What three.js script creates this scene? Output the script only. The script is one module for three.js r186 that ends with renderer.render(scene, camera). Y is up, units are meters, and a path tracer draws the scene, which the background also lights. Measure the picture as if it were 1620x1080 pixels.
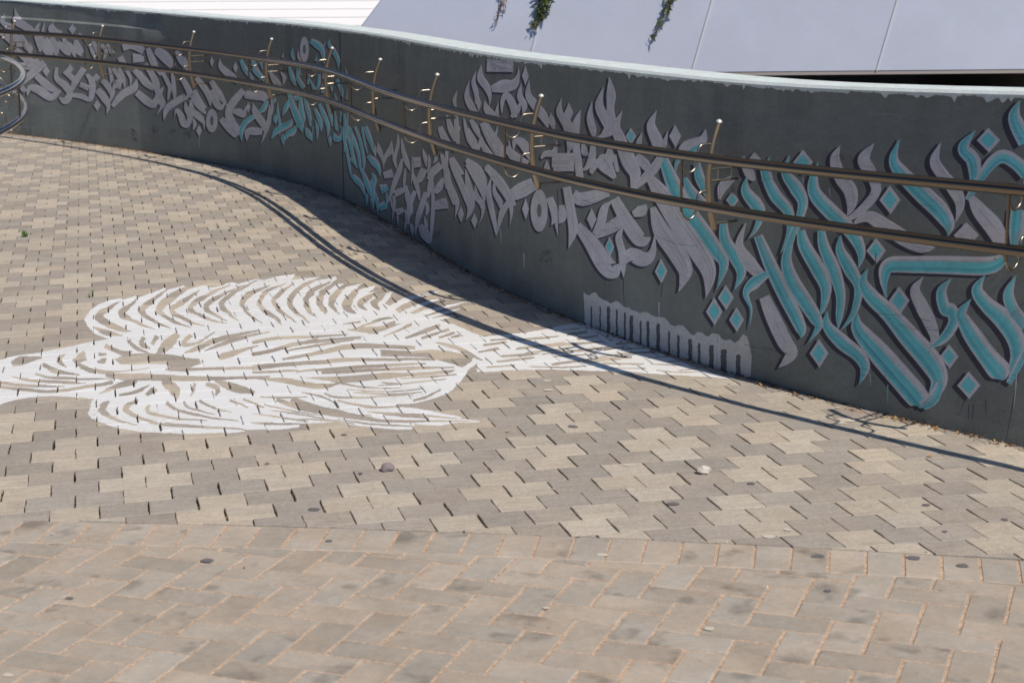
import * as THREE from 'three';
import { Sky } from 'three/addons/objects/Sky.js';
import { mergeGeometries } from 'three/addons/utils/BufferGeometryUtils.js';
import { ImprovedNoise } from 'three/addons/math/ImprovedNoise.js';

// ---------------------------------------------------------------- camera, sky, sun, exposure
const F = 2945.5, CH = 1.7286, PITCH = 0.2145, ROLL = -0.0056;      // solved from the paving joints (photo 1620 x 1080)
const scene = new THREE.Scene();
const camera = new THREE.PerspectiveCamera(2 * Math.atan(540 / F) * 180 / Math.PI, 1.5, 0.1, 900);
camera.position.set(0, CH, 0);
camera.rotation.set(-PITCH, 0, ROLL, 'YXZ');
camera.focus = 8.0; camera.userData.fStop = 6.3;
camera.updateMatrixWorld();
const SUN = new THREE.Vector3(0.643, 1.198, 0.766).normalize();     // from the wall's shadow edge: light travels away and to the left, about 50 degrees up
const sky = new Sky();
sky.name = 'sky'; sky.scale.setScalar(800); sky.userData.kind = 'structure';
Object.assign(sky.material.uniforms.turbidity, { value: 6 });
sky.material.uniforms.rayleigh.value = 0.85;
sky.material.uniforms.mieCoefficient.value = 0.004;
sky.material.uniforms.sunPosition.value.copy(SUN);
scene.add(sky);
scene.environmentIntensity = 0.1;
const sun = new THREE.DirectionalLight(0xfff2e0, 5);
sun.position.copy(SUN).multiplyScalar(40).add(new THREE.Vector3(-0.5, 0, -9)); sun.target.position.set(-0.5, 0, -9);
sun.castShadow = true; sun.shadow.radius = 1; sun.shadow.mapSize.set(4096, 4096);
Object.assign(sun.shadow.camera, { left: -14, right: 14, top: 14, bottom: -14, near: 1, far: 90 });
scene.add(sun, sun.target);
const renderer = new THREE.WebGLRenderer({ antialias: true });
renderer.toneMapping = THREE.LinearToneMapping; renderer.toneMappingExposure = 0.785;
renderer.shadowMap.enabled = true;

// ---------------------------------------------------------------- helpers
let seed = 7;
const rnd = () => { seed = (seed + 0x6d2b79f5) | 0; let t = Math.imul(seed ^ (seed >>> 15), 1 | seed); t = (t + Math.imul(t ^ (t >>> 7), 61 | t)) ^ t; return ((t ^ (t >>> 14)) >>> 0) / 4294967296; };
const rr = (a, b) => a + (b - a) * rnd();
const V3 = (x, y, z) => new THREE.Vector3(x, y, z);
const noise = new ImprovedNoise();
const names = {};
const numbered = (n) => { const k = names[n] = (names[n] ?? -1) + 1; return k ? n + '_' + String(k).padStart(3, '0') : n; };
const lin = (r, g, b) => new THREE.Color().setRGB(r, g, b);
function shade(o) { o.traverse((m) => { if (m.isMesh) { m.castShadow = true; m.receiveShadow = true; } }); return o; }
function mesh(name, geo, mat, parent) { const m = new THREE.Mesh(geo, mat); m.name = name; m.castShadow = m.receiveShadow = true; (parent || scene).add(m); return m; }
function thing(name, label, category, group) { const g = new THREE.Group(); g.name = numbered(name); g.userData = { label, category }; if (group) g.userData.group = group; scene.add(g); return g; }
function structure(name) { const g = new THREE.Group(); g.name = name; g.userData.kind = 'structure'; scene.add(g); return g; }
function geoOf(pos, idx, uv, col) {
  const g = new THREE.BufferGeometry();
  g.setAttribute('position', new THREE.Float32BufferAttribute(pos, 3));
  if (uv) g.setAttribute('uv', new THREE.Float32BufferAttribute(uv, 2));
  if (col) g.setAttribute('color', new THREE.Float32BufferAttribute(col, 3));
  if (idx) g.setIndex(idx);
  g.computeVertexNormals();
  return g;
}
function interp(tab, x) { // [[x,y],...]
  if (x <= tab[0][0]) return tab[0][1];
  for (let i = 1; i < tab.length; i++) if (x <= tab[i][0]) { const a = tab[i - 1], b = tab[i]; return a[1] + (b[1] - a[1]) * (x - a[0]) / (b[0] - a[0]); }
  return tab[tab.length - 1][1];
}
// photo pixel -> direction -> point on a plane y = h
const cr = Math.cos(ROLL), sr = Math.sin(ROLL), cp = Math.cos(PITCH), sp = Math.sin(PITCH);
const FW = V3(0, -sp, -cp), UP0 = V3(0, cp, -sp), RT0 = V3(1, 0, 0);
const RT = RT0.clone().multiplyScalar(cr).addScaledVector(UP0, sr), UPV = UP0.clone().multiplyScalar(cr).addScaledVector(RT0, -sr);
const ray = (x, y) => FW.clone().addScaledVector(RT, (x - 810) / F).addScaledVector(UPV, -(y - 540) / F);
const onPlane = (x, y, h = 0) => { const d = ray(x, y), t = (h - CH) / d.y; return V3(d.x * t, h, d.z * t); };
const toPx = (p) => { const d = p.clone().sub(camera.position), z = d.dot(FW); return [810 + F * d.dot(RT) / z, 540 - F * d.dot(UPV) / z, z]; };

// ---------------------------------------------------------------- textures
function dataTex(w, h, fn, srgb, chan = 4) {
  const d = new Uint8Array(w * h * 4);
  for (let y = 0; y < h; y++) for (let x = 0; x < w; x++) { const c = fn(x, y), i = (y * w + x) * 4; d[i] = c[0]; d[i + 1] = c[1]; d[i + 2] = c[2]; d[i + 3] = 255; }
  const t = new THREE.DataTexture(d, w, h); t.wrapS = t.wrapT = THREE.RepeatWrapping; t.magFilter = THREE.LinearFilter; t.minFilter = THREE.LinearMipmapLinearFilter; t.generateMipmaps = true;
  if (srgb) t.colorSpace = THREE.SRGBColorSpace; t.needsUpdate = true; return t;
}
// tileable value noise field
function field(n, cells, oct, sd) {
  const out = new Float32Array(n * n); let amp = 1, tot = 0;
  const s0 = seed; seed = sd;
  for (let o = 0; o < oct; o++, cells *= 2, amp *= 0.55) {
    const c = Math.min(cells, n), g = new Float32Array(c * c); for (let i = 0; i < c * c; i++) g[i] = rnd() * 2 - 1;
    tot += amp;
    for (let y = 0; y < n; y++) { const fy = y / n * c, y0 = fy | 0, ty = fy - y0, sy = ty * ty * (3 - 2 * ty), y1 = (y0 + 1) % c;
      for (let x = 0; x < n; x++) { const fx = x / n * c, x0 = fx | 0, tx = fx - x0, sx = tx * tx * (3 - 2 * tx), x1 = (x0 + 1) % c;
        const a = g[y0 * c + x0], b = g[y0 * c + x1], e = g[y1 * c + x0], f = g[y1 * c + x1];
        out[y * n + x] += amp * (a + (b - a) * sx + (e - a) * sy + (a - b - e + f) * sx * sy); } }
  }
  seed = s0; for (let i = 0; i < n * n; i++) out[i] /= tot;
  return out;
}
const GN = 1024;
const fFine = field(GN, 256, 3, 11), fMid = field(GN, 48, 4, 12), fCoarse = field(GN, 6, 4, 13), fStreak = field(GN, 24, 4, 14);
const cl = (v) => Math.max(0, Math.min(255, v));
const fx = (f, x, y) => f[((y % GN + GN) % GN) * GN + ((x % GN + GN) % GN)];
// concrete paver: speckled aggregate with a brushed lengthwise streak (multiplies the paver's own tone)
const paverMul = (x, y) => 0.86 + 0.24 * fx(fFine, x, y) + 0.12 * fx(fMid, x, y) + 0.10 * fx(fCoarse, x, y) + 0.08 * fx(fStreak, Math.floor(x / 5), y * 2);
const toByte = (l) => { l = Math.max(0, Math.min(1, l)); return 255 * (l <= 0.0031308 ? l * 12.92 : 1.055 * Math.pow(l, 1 / 2.4) - 0.055); };
const paverTex = dataTex(GN, GN, (x, y) => { const m = paverMul(x, y); const w = 0.02 * fx(fCoarse, x + 300, y + 77); return [toByte(m * (1 + w)), toByte(m), toByte(m * (1 - w))]; }, true);
const paverBump = dataTex(GN, GN, (x, y) => { const v = cl(128 + 90 * fx(fFine, x, y) + 60 * fx(fMid, x, y)); return [v, v, v]; });
// clay-grey walkway brick: smoother, blotchy, with dark rubber-like stains
const brickTex = dataTex(GN, GN, (x, y) => {
  let m = 0.86 + 0.08 * fx(fFine, x, y) + 0.10 * fx(fMid, x + 40, y) + 0.16 * fx(fCoarse, x, y + 500);
  const st = fx(fCoarse, x + 411, y + 130); if (st > 0.22) m *= 1 - Math.min(0.34, (st - 0.22) * 1.5);
  const w = 0.06 * fx(fCoarse, x + 700, y + 300);
  return [toByte(m * (1 + w)), toByte(m), toByte(m * (1 - w * 1.2))];
}, true);
const dirtTex = dataTex(512, 512, (x, y) => { const m = 0.7 + 0.5 * fx(fFine, x * 2, y * 2) + 0.4 * fx(fMid, x * 2, y * 2); return [toByte(m), toByte(m * 0.96), toByte(m * 0.9)]; }, true);
const dirtBump = dataTex(512, 512, (x, y) => { const v = cl(128 + 120 * fx(fFine, x * 2, y * 2)); return [v, v, v]; });

// ---------------------------------------------------------------- the curved wall line (plan), solved from its foot in the photo
const WX = [-6.551, -6.42, -6.248, -6.052, -5.842, -5.628, -5.414, -5.204, -5.0, -4.802, -4.61, -4.423, -4.241, -4.062, -3.886, -3.713, -3.541, -3.37, -3.201, -3.033, -2.867, -2.703, -2.542, -2.385, -2.233, -2.085, -1.943, -1.807, -1.677, -1.554, -1.438, -1.329, -1.227, -1.131, -1.04, -0.955, -0.874, -0.797, -0.722, -0.65, -0.578, -0.506, -0.433, -0.359, -0.282, -0.202, -0.119, -0.031, 0.061, 0.159, 0.261, 0.37, 0.483, 0.603, 0.728, 0.859, 0.997, 1.14, 1.29, 1.445, 1.606, 1.772, 1.942, 2.113, 2.284, 2.451, 2.608];
const WZ = [-18.541, -18.34, -18.165, -18.007, -17.858, -17.713, -17.568, -17.421, -17.27, -17.116, -16.957, -16.794, -16.627, -16.456, -16.282, -16.105, -15.925, -15.743, -15.559, -15.373, -15.184, -14.993, -14.799, -14.603, -14.403, -14.201, -13.995, -13.785, -13.573, -13.356, -13.137, -12.914, -12.687, -12.458, -12.226, -11.992, -11.756, -11.518, -11.279, -11.039, -10.799, -10.558, -10.318, -10.079, -9.84, -9.603, -9.367, -9.133, -8.901, -8.671, -8.444, -8.219, -7.996, -7.777, -7.561, -7.349, -7.141, -6.937, -6.737, -6.541, -6.351, -6.164, -5.98, -5.797, -5.615, -5.428, -5.233];
const S0 = -2.5, S1 = 14.0;
function cub(T, s) { const f = (s - S0) / 0.25, i = Math.max(0, Math.min(T.length - 2, Math.floor(f))), t = f - i; const p0 = T[Math.max(0, i - 1)], p1 = T[i], p2 = T[i + 1], p3 = T[Math.min(T.length - 1, i + 2)];
  return 0.5 * (2 * p1 + (p2 - p0) * t + (2 * p0 - 5 * p1 + 4 * p2 - p3) * t * t + (3 * p1 - p0 - 3 * p2 + p3) * t * t * t); }
function wall(s, e = 0, h = 0) { // point at length s along the wall, e in front of its face, h up
  const x = cub(WX, s), z = cub(WZ, s), d = 0.02, tx = cub(WX, s + d) - cub(WX, s - d), tz = cub(WZ, s + d) - cub(WZ, s - d), l = Math.hypot(tx, tz);
  return V3(x - tz / l * e, h, z + tx / l * e);
}
const bearing = []; for (let i = 0; i <= 3300; i++) { const s = S0 + i * 0.005; bearing.push(cub(WX, s) / -cub(WZ, s)); }
function toSH(px, py) { // photo pixel -> (s, h) on the wall face
  const d = ray(px, py), b = d.x / -d.z; let lo = 0, hi = bearing.length - 1;
  while (hi - lo > 1) { const m = (lo + hi) >> 1; if (bearing[m] < b) lo = m; else hi = m; }
  const t = Math.max(0, Math.min(1, (b - bearing[lo]) / (bearing[hi] - bearing[lo]))), s = S0 + (lo + t) * 0.005, z = cub(WZ, s);
  return [s, CH + d.y * (z / d.z)];
}
const wallSide = (x, z) => { // signed distance to the wall face, positive in front
  let best = 1e9, bs = 0; for (let s = S0; s <= S1; s += 0.1) { const q = (cub(WX, s) - x) ** 2 + (cub(WZ, s) - z) ** 2; if (q < best) { best = q; bs = s; } }
  const a = wall(bs), n = wall(bs, 1).sub(a); return n.x * (x - a.x) + n.z * (z - a.z);
};
const TOPH = [[-2.5, 1.25], [0, 1.205], [1.08, 1.179], [1.88, 1.16], [2.71, 1.147], [3.45, 1.134], [4.3, 1.136], [5.79, 1.135], [7.7, 1.152], [9.2, 1.161], [10, 1.17], [11.44, 1.171], [11.94, 1.183], [12.65, 1.21], [14, 1.25]];
const wallTop = (s) => (interp(TOPH, s - 0.3) + interp(TOPH, s) + interp(TOPH, s + 0.3)) / 3;

// ---------------------------------------------------------------- paving lattice (interlocking squares, 142 mm) and border arc
const CELL = 0.142, TH = -0.2357, LOX = -0.9523, LOZ = -8.9587;
function lattice(u, v) { const a = u - 8, b = (v - 30) / 3; const U = a * CELL + (-0.2175 * a * a + 0.7765 * a * b) * 1e-3, V = (v - 30) * CELL * 0.9941 + (0.5784 * a * a - 0.1604 * b * a) * 1e-3;
  return [LOX + Math.cos(TH) * U - Math.sin(TH) * V, LOZ + Math.sin(TH) * U + Math.cos(TH) * V]; }
const toUV = (x, z) => { const a = x - LOX, b = z - LOZ; return [Math.cos(TH) * a + Math.sin(TH) * b, -Math.sin(TH) * a + Math.cos(TH) * b]; }; // metres in the lattice's own axes
const ARC = { x: -2.985, z: 15.713, r: 21.185 }, ARCI = ARC.r - 0.212;
// ---------------------------------------------------------------- the painted lettering, traced from the photo (x,y,width in enlarged-photo units)
// kinds: g grey stroke, t grey stroke with teal heart, n grey stroke with a dry navy brush over it, d diamond, e diamond with teal heart, o ring
const ART = [
[1200, 220, 3.857, `
t 76,100,0 40,195,44 100,335,78 185,445,66 190,560,36 132,704,0
t 192,92,0 165,200,54 232,300,86 272,385,66 252,480,48 214,580,34 136,700,0
e 272,140,62,75
t 366,134,0 338,230,50 345,330,84 430,430,98 520,512,92 595,605,82 630,700,52 610,792,0
g 502,36,0 468,120,62 500,230,78 560,310,88 570,400,60 540,474,0
n 712,22,0 645,120,76 692,212,72 718,320,60 640,422,50 565,480,34 526,504,0
e 805,370,66,88
t 866,-4,0 828,120,58 880,210,92 1000,330,112 1105,430,112 1162,520,78 1160,592,0
g 1118,16,0 1078,130,62 1130,222,74 1200,310,84 1232,400,58 1204,512,0
g 586,512,18 676,474,72 790,540,92 920,622,92 1012,664,62 1084,660,0
t 786,978,0 766,860,52 800,772,96 950,766,104 1150,768,112 1400,772,112 1500,728,64
e 720,680,60,78
e 860,985,64,88
d 1270,585,78,78
t 0,590,56 80,780,84 160,950,88 232,1090,84 262,1168,62 258,1215,0
t 232,556,8 172,720,60 204,860,92 292,1000,94 350,1095,78 366,1150,44 300,1246,0
t 262,556,48 282,650,82 362,790,94 412,910,72 392,1040,30 360,1084,0
t 384,556,46 402,660,72 462,800,84 502,950,62 494,1080,44 486,1168,0
t 502,588,8 502,680,62 560,790,88 612,900,58 594,1030,44 552,1110,26 496,1170,0
t 672,786,0 640,872,60 692,960,94 800,1064,106 920,1204,132 1052,1356,140 1104,1470,106 1060,1580,56
g 1012,836,0 958,920,60 1000,1022,82 1044,1110,78 1076,1214,54 1036,1278,0
t 1182,846,0 1120,930,62 1142,1040,76 1178,1040,78 1194,1118,70 1130,1218,56 1036,1282,0
t 1388,826,0 1338,920,72 1400,1012,96 1496,1096,122 1572,1216,112 1586,1330,92 1540,1440,58
t 1304,970,0 1240,1060,66 1256,1106,84 1304,1190,112 1404,1330,124 1480,1420,134 1502,1468,20
t 1578,826,0 1530,940,64 1560,1040,78 1640,1140,80
t 1328,-56,0 1254,50,72 1312,130,88 1320,250,60 1290,330,20
e 1405,6,72,76
t 1278,372,38 1348,250,52 1430,140,74 1500,106,84 1580,150,86 1640,214,84
g 1300,352,40 1350,432,92 1440,540,112 1490,644,82
t 1600,-240,0 1566,-130,82 1640,20,108
t 1590,430,96 1580,560,100 1570,660,60
g 36,962,66 92,1092,90 162,1238,92 204,1300,72 172,1350,50 120,1398,0
t 422,1046,0 420,1136,62 510,1236,92 610,1316,82 652,1396,62 614,1500,0
t 604,1066,14 612,1156,92 730,1296,134 870,1456,142 984,1590,132 996,1640,20
t 1000,1630,60 1070,1580,72 1110,1490,48
e 370,1306,58,88
e 1165,1326,58,74
e 1285,1501,72,84
t 1530,1490,36 1590,1380,46 1640,1280,40
`],
[800, 250, 3.857, `
o 205,320,52,130,14,42
d 122,310,21,66
g 14,240,52 90,200,92 172,156,78
g 30,226,32 36,330,20 25,418,0
g 268,240,42 300,330,52 300,370,40 278,412,0
g 342,286,34 346,360,52 312,402,22 322,474,0
g 372,176,48 400,330,56 412,440,56 384,552,0
g 414,214,50 470,250,86 630,206,58
d 525,370,30,66
g 642,266,12 602,310,48 580,400,56 540,462,26
n 548,482,24 630,430,72 722,372,74
g 436,410,52 520,512,90 604,642,112 656,690,96 694,650,20
g 664,246,60 720,350,78 790,460,92 832,506,74 884,488,12
e 635,540,29,62
g 722,416,6 690,480,40 710,570,46 715,650,40 722,732,0
g 712,646,30 764,590,82 842,616,92 896,576,48 912,456,0
g 776,342,36 830,320,70 858,286,14
g 898,300,36 950,440,102 1040,570,112 1096,680,92 1080,762,40 1054,818,0
g 880,120,50 962,236,112 1062,400,122 1172,560,122 1242,700,90 1224,854,0
t 958,-10,52 1022,150,92 1102,300,94 1204,440,94 1284,560,92 1334,650,60 1288,808,0
g 768,204,14 850,122,52 924,36,58 976,-84,0
t 1096,120,24 1132,200,64 1204,286,78
t 1332,396,48 1342,500,72 1402,600,82 1440,700,60 1394,808,0
e 950,690,39,77
e 1345,850,49,77
e 1275,935,51,86
e 1410,985,46,76
e 1385,255,40,52
g 1468,394,6 1428,530,52 1490,640,84 1560,716,60
t 1600,706,40 1520,760,74 1468,826,40 1500,922,16 1490,1036,0
t 1472,116,6 1468,200,62 1530,282,84 1562,334,50 1530,430,30 1478,494,0
g 1306,252,14 1330,170,62 1394,118,36
t 1168,30,40 1190,130,62 1242,236,40
g 290,26,112 416,24,112
g 518,92,22 560,30,56 620,62,72 668,122,26
g 662,-20,30 684,84,22
`],
[800, 0, 3.857, `
g 342,596,0 328,680,40 380,770,62 392,880,40 374,952,0
d 385,685,27,62
g 458,666,0 430,750,46 424,850,46 440,980,46 452,1084,46
g 528,614,0 514,710,40 532,790,46 540,842,14
g 598,526,0 572,640,52 612,732,62 640,800,52 556,842,12
g 632,464,0 644,570,56 640,660,46 640,760,62 588,832,24
g 714,670,0 674,770,52 700,850,72 752,980,92 790,1062,72 772,1150,20
e 765,830,33,52
g 834,804,0 814,870,34 806,910,0
g 924,670,0 888,760,52 920,850,74 952,932,62
g 992,796,0 968,880,34 970,920,0
d 1035,830,37,70
g 1222,784,0 1196,858,62 1104,890,62 1058,912,14
t 1200,880,20 1140,922,40 1050,986,30 1040,1060,0
d 1520,970,40,42
g 634,890,10 635,960,56 636,1024,6
g 532,880,30 526,960,46 494,1022,30 462,1034,8
g 470,876,18 482,930,42 504,942,12
g 558,1004,18 600,968,62 644,1034,44
g 800,946,38 850,1002,62 882,1052,26
g 890,1044,36 942,966,40
g 1440,960,40 1490,1060,60 1520,1100,20
t 1580,1010,60 1600,1100,70
`],
[220, 140, 5.4, `
g -20,36,56 60,108,62 108,132,50 134,74,12
g 172,24,30 164,100,42 192,150,30 142,224,0
n 396,66,58 300,120,62 230,182,50 208,276,0
g 296,246,0 318,182,28 354,230,52 380,300,56 412,308,42 432,240,48 402,170,42 388,106,0
g 438,96,20 452,190,52 512,240,62 552,300,24 550,356,0
g 462,256,16 472,310,32 454,354,0
d 510,360,26,52
g 468,14,40 500,100,62 558,174,46
o 620,275,50,100,15,42
g 608,14,40 640,90,62 692,162,50 744,100,0
n 698,256,48 770,340,66 834,408,48
g 892,14,56 800,110,54 754,190,42 770,270,54 830,330,54 858,386,22
g 798,192,34 850,202,64 892,220,48 912,150,8
d 930,160,21,48
g 898,62,44 1000,58,84 1084,72,60
t 1088,104,30 1062,170,44 1020,196,14
g 970,134,0 984,200,42 1050,290,54 1072,376,10
t 980,236,40 900,300,48 870,370,42 876,456,0
g 918,454,0 930,372,60 1000,365,68 1052,370,50
`],
[0, 20, 5.4, `
g 40,34,0 30,90,42 110,134,60
g 120,2,0 130,70,52 220,122,64 284,160,40
g 332,84,0 308,150,42 330,250,36
g 376,84,0 354,200,32 338,334,26
g 440,92,12 452,150,64 506,176,30
g 428,216,58 470,300,64 474,384,14
g 378,226,40 392,320,64 444,364,24
d 615,140,34,47
g 538,214,28 562,290,54 582,354,26
g 640,234,30 652,320,44 694,366,20
g 596,262,30 620,330,40 640,380,14
d 250,310,31,52
g 112,186,60 160,240,86 150,290,46
g 158,446,36 240,452,74 334,416,60
g 376,424,60 280,510,66 156,618,46
g 128,316,48 230,400,64 306,424,36
g 306,536,56 400,620,66 484,674,44
g 228,716,0 252,644,50 330,660,74 430,722,64 514,664,20
g 178,636,40 214,676,40
d 390,500,32,48
g 480,466,26 480,560,44 552,622,64 592,692,56 552,752,62 500,724,12
g 548,496,50 642,584,50
d 595,480,30,44
g 714,474,50 650,570,56 602,666,36
g 738,524,28 782,592,54 782,680,54 760,740,40 690,712,46 616,704,36
g 680,612,44 756,644,50
g 800,536,52 836,574,50
g 868,576,40 922,632,54 942,706,12
g 828,656,56 890,732,64 922,800,36 904,866,0
d 825,790,31,48
g 972,576,6 962,690,32 928,766,12
g 1164,564,6 1140,640,64 1040,702,66 956,800,34
g 1014,576,58 1000,650,50
g 1168,676,46 1250,750,66 1312,786,54 1334,694,18
g 1176,506,48 1240,592,66 1306,646,44
g 1238,436,40 1312,560,56 1332,684,22
g 1078,496,30 1112,560,24 1110,626,8
g 1008,476,30 1050,560,34 1062,646,8
g 1056,300,52 1130,286,44 1214,312,52
g 1130,382,66 1206,382,50
g 1258,304,40 1292,380,54 1330,440,34
g 1328,326,50 1400,390,64 1466,466,34
g 1394,634,12 1360,700,44 1392,780,32 1332,870,0
g 1452,632,42 1430,746,12
g 1500,330,40 1560,420,60 1610,480,40
g 860,270,30 900,330,36 880,400,12
g 930,470,20 950,560,34 940,610,8
g 760,270,24 790,340,34 810,400,12
g -10,150,50 60,210,60 110,280,30
`],
[0, 0, 3.857, `
g 80,46,0 100,110,30 184,184,42
g 20,76,0 8,130,22 64,172,32
g 242,136,0 218,200,30 240,300,18
g 266,130,0 254,220,22 238,312,10
g 322,136,0 308,180,36 374,204,30
g 96,206,60 150,270,44 194,334,8
d 180,290,18,34
g 268,236,40 300,290,42 344,324,16
g 348,256,30 400,310,42 426,336,14
g 408,256,24 424,316,30
g 458,246,24 502,324,30
g 478,206,20 524,244,20
g 746,292,40 800,278,42 874,312,40
g 728,346,40 764,404,26
g 808,360,46 876,360,34
g 898,296,24 930,380,36 984,456,26
g 948,296,34 1010,340,48 1064,404,24
g 1116,352,30 1154,424,28
g 688,416,24 744,506,26
g 816,426,30 870,480,44 936,546,26
g 888,406,24 950,500,36 956,606,14
g 978,416,24 1044,546,28
g 1050,436,20 1062,560,26 1060,606,4
g 1108,474,30 1152,560,36 1130,606,6
d 1290,375,13,36
g 1340,354,0 1350,410,36 1420,470,42 1446,506,14
d 1435,410,15,36
t 1468,364,20 1500,430,32 1544,486,16
t 1538,364,20 1570,440,36 1614,494,16
g 1196,474,30 1260,560,38 1284,646,8
g 1286,494,30 1340,580,42 1384,646,4
g 1166,584,20 1210,640,42 1254,694,14
g 1484,554,30 1430,620,38 1400,680,32 1420,740,32 1454,786,14
g 1498,572,40 1560,580,42 1624,604,40
g 560,250,20 590,300,30 600,350,12
g 650,270,20 690,330,30
`],
[540, 200, 4.478, `
t 0,0,20 20,90,24 40,180,22 60,300,18 72,364,0
t 20,0,18 60,110,26 80,200,24 110,294,10
t 50,0,22 90,100,30 120,190,26 134,290,20 152,344,4
t 95,0,20 130,90,24 150,180,24 160,260,20 150,334,0
t 145,0,14 165,110,18 186,194,8
t 170,0,30 195,70,36 215,130,26 224,194,0
t 58,230,10 80,236,30 102,274,14
t 190,208,28 230,250,52 260,292,36 272,354,6
t 76,344,28 110,380,42 145,422,34 164,494,2
t 140,298,18 170,370,36 200,450,36 212,500,20 205,564,0
t 215,328,12 232,372,36 228,450,24 250,520,26 258,634,0
t 205,378,14 224,450,20 225,540,14 214,594,0
t 172,466,4 180,502,22 175,568,0
t 276,446,70 328,430,44
t 262,576,52 314,552,60
t 318,468,12 324,520,20 312,594,0
g 240,126,0 238,170,22 240,219,0
g 258,106,0 270,170,38 295,240,20 300,304,4
g 355,96,0 345,170,42 315,212,30 304,264,4
g 300,348,46 364,330,62
g 400,56,8 401,120,25 387,180,24 380,244,10
g 425,86,12 440,180,32 465,260,36 486,314,4
g 365,176,10 376,240,27 392,304,6
g 430,228,14 410,310,36 380,390,37 350,480,24 334,544,0
g 452,296,10 446,380,20 440,464,0
g 500,316,6 520,380,31 545,460,27 552,524,6
g 376,480,48 430,452,42 448,432,4
g 370,490,22 375,560,20 354,684,0
g 345,486,8 358,560,16 366,604,0
g 386,612,56 442,588,32
g 398,636,16 400,714,0
g 455,416,18 470,500,38 490,590,34 480,644,6
g 522,456,28 490,530,38 475,620,30 474,694,6
g 452,586,8 461,660,22 444,749,0
g 586,300,48 555,370,52 538,404,8
g 602,466,38 570,560,42 540,650,36 519,774,0
g 488,686,10 500,722,27 500,774,0
g 512,256,76 564,250,70
g 500,206,4 505,300,15 494,404,4
g 575,156,4 595,220,32 602,284,6
g 620,196,6 625,260,22 608,334,6
g 665,186,4 670,230,26 648,264,4
g 706,270,50 650,322,56 616,376,24
g 644,340,28 626,430,36 614,504,14
g 646,396,20 650,560,27 641,700,25 630,844,2
g 722,366,22 690,432,52 666,474,24
n 650,562,58 752,540,82
g 605,536,16 611,590,27 599,634,4
n 558,696,36 592,762,72 632,824,34
g 590,636,6 600,690,25 611,724,4
g 700,0,30 730,90,42 746,200,22 735,304,20
g 760,296,6 750,380,32 772,450,46 812,548,46
g 750,246,16 736,350,21 740,444,4
`],
[660, 200, 4.98, `
g 180,10,40 220,100,54 292,196,10
g 332,0,18 310,80,32 322,154,8
g 388,20,40 440,112,54 470,180,20 502,104,2
g 505,76,8 522,150,44 584,246,60
g 528,0,60 600,112,94 674,236,90
g 388,258,28 470,322,54 520,400,46 536,500,30 520,624,0
g 184,211,10 210,300,36 236,390,31 241,444,6
g 258,248,28 290,330,46 340,440,52 390,560,52 411,650,30 380,749,0
g 250,356,16 250,440,42 290,540,50 316,620,34 295,724,0
d 345,690,25,68
g 380,336,6 400,440,46 431,560,46 431,660,20 385,739,0
d 450,740,25,64
n 455,456,0 470,550,44 511,610,44 516,690,18 474,789,0
g 388,298,28 460,400,56 511,490,54 532,584,14
g 586,391,0 565,500,38 580,620,46 610,760,36 621,864,2
g 610,406,4 611,510,32 651,590,44 667,664,8
g 724,596,42 670,680,48 641,790,20 621,864,2
g 543,308,38 620,400,74 692,500,74 732,590,48 741,680,20 732,779,0
d 795,510,27,72
g 738,556,48 764,626,38
g 762,476,6 744,524,20
`],
[700, 80, 4.48, `
n 314,104,92 502,112,78
g 348,272,46 430,252,92 500,240,72 535,180,26 539,106,0
g 275,94,0 270,190,52 315,260,52 336,330,24 331,394,0
g 241,136,0 219,220,31 241,310,35 230,384,0
g 191,201,0 171,310,36 200,390,52 244,446,24
d 256,372,20,58
g 106,276,0 84,350,28 96,404,14
g 298,356,6 320,420,54 374,464,36
g 396,361,0 385,440,26 407,484,6
g 420,444,6 424,362,30 455,313,42 500,390,54 512,474,36
g 552,366,6 530,420,42 488,474,24
d 588,178,25,72
g 561,226,0 549,320,42 581,390,42 565,464,0
g 616,201,0 609,310,46 660,390,64 722,472,62 748,546,12
g 766,436,0 775,500,43 792,564,14
g 30,456,16 60,560,44 87,644,14
g 95,456,28 101,560,36 116,664,10
g 149,476,10 166,560,27 200,640,48 250,690,32 272,586,2
g 198,488,28 240,560,44 262,624,6
g 288,508,58 360,640,76 424,766,62
g 391,536,6 374,604,24
g 468,636,6 481,694,18
g 503,704,6 514,642,42 560,650,64 610,720,64 642,796,24
g 458,678,28 500,742,64 604,804,46
g 698,766,12 730,732,42 790,720,44 812,634,4
g 740,776,0 740,830,43 752,884,30
g 776,790,72 900,790,72
g 0,736,18 20,820,27 10,900,6
g 68,756,28 132,884,52
g 168,776,28 254,894,60
g 308,828,38 384,900,52
`],
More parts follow.
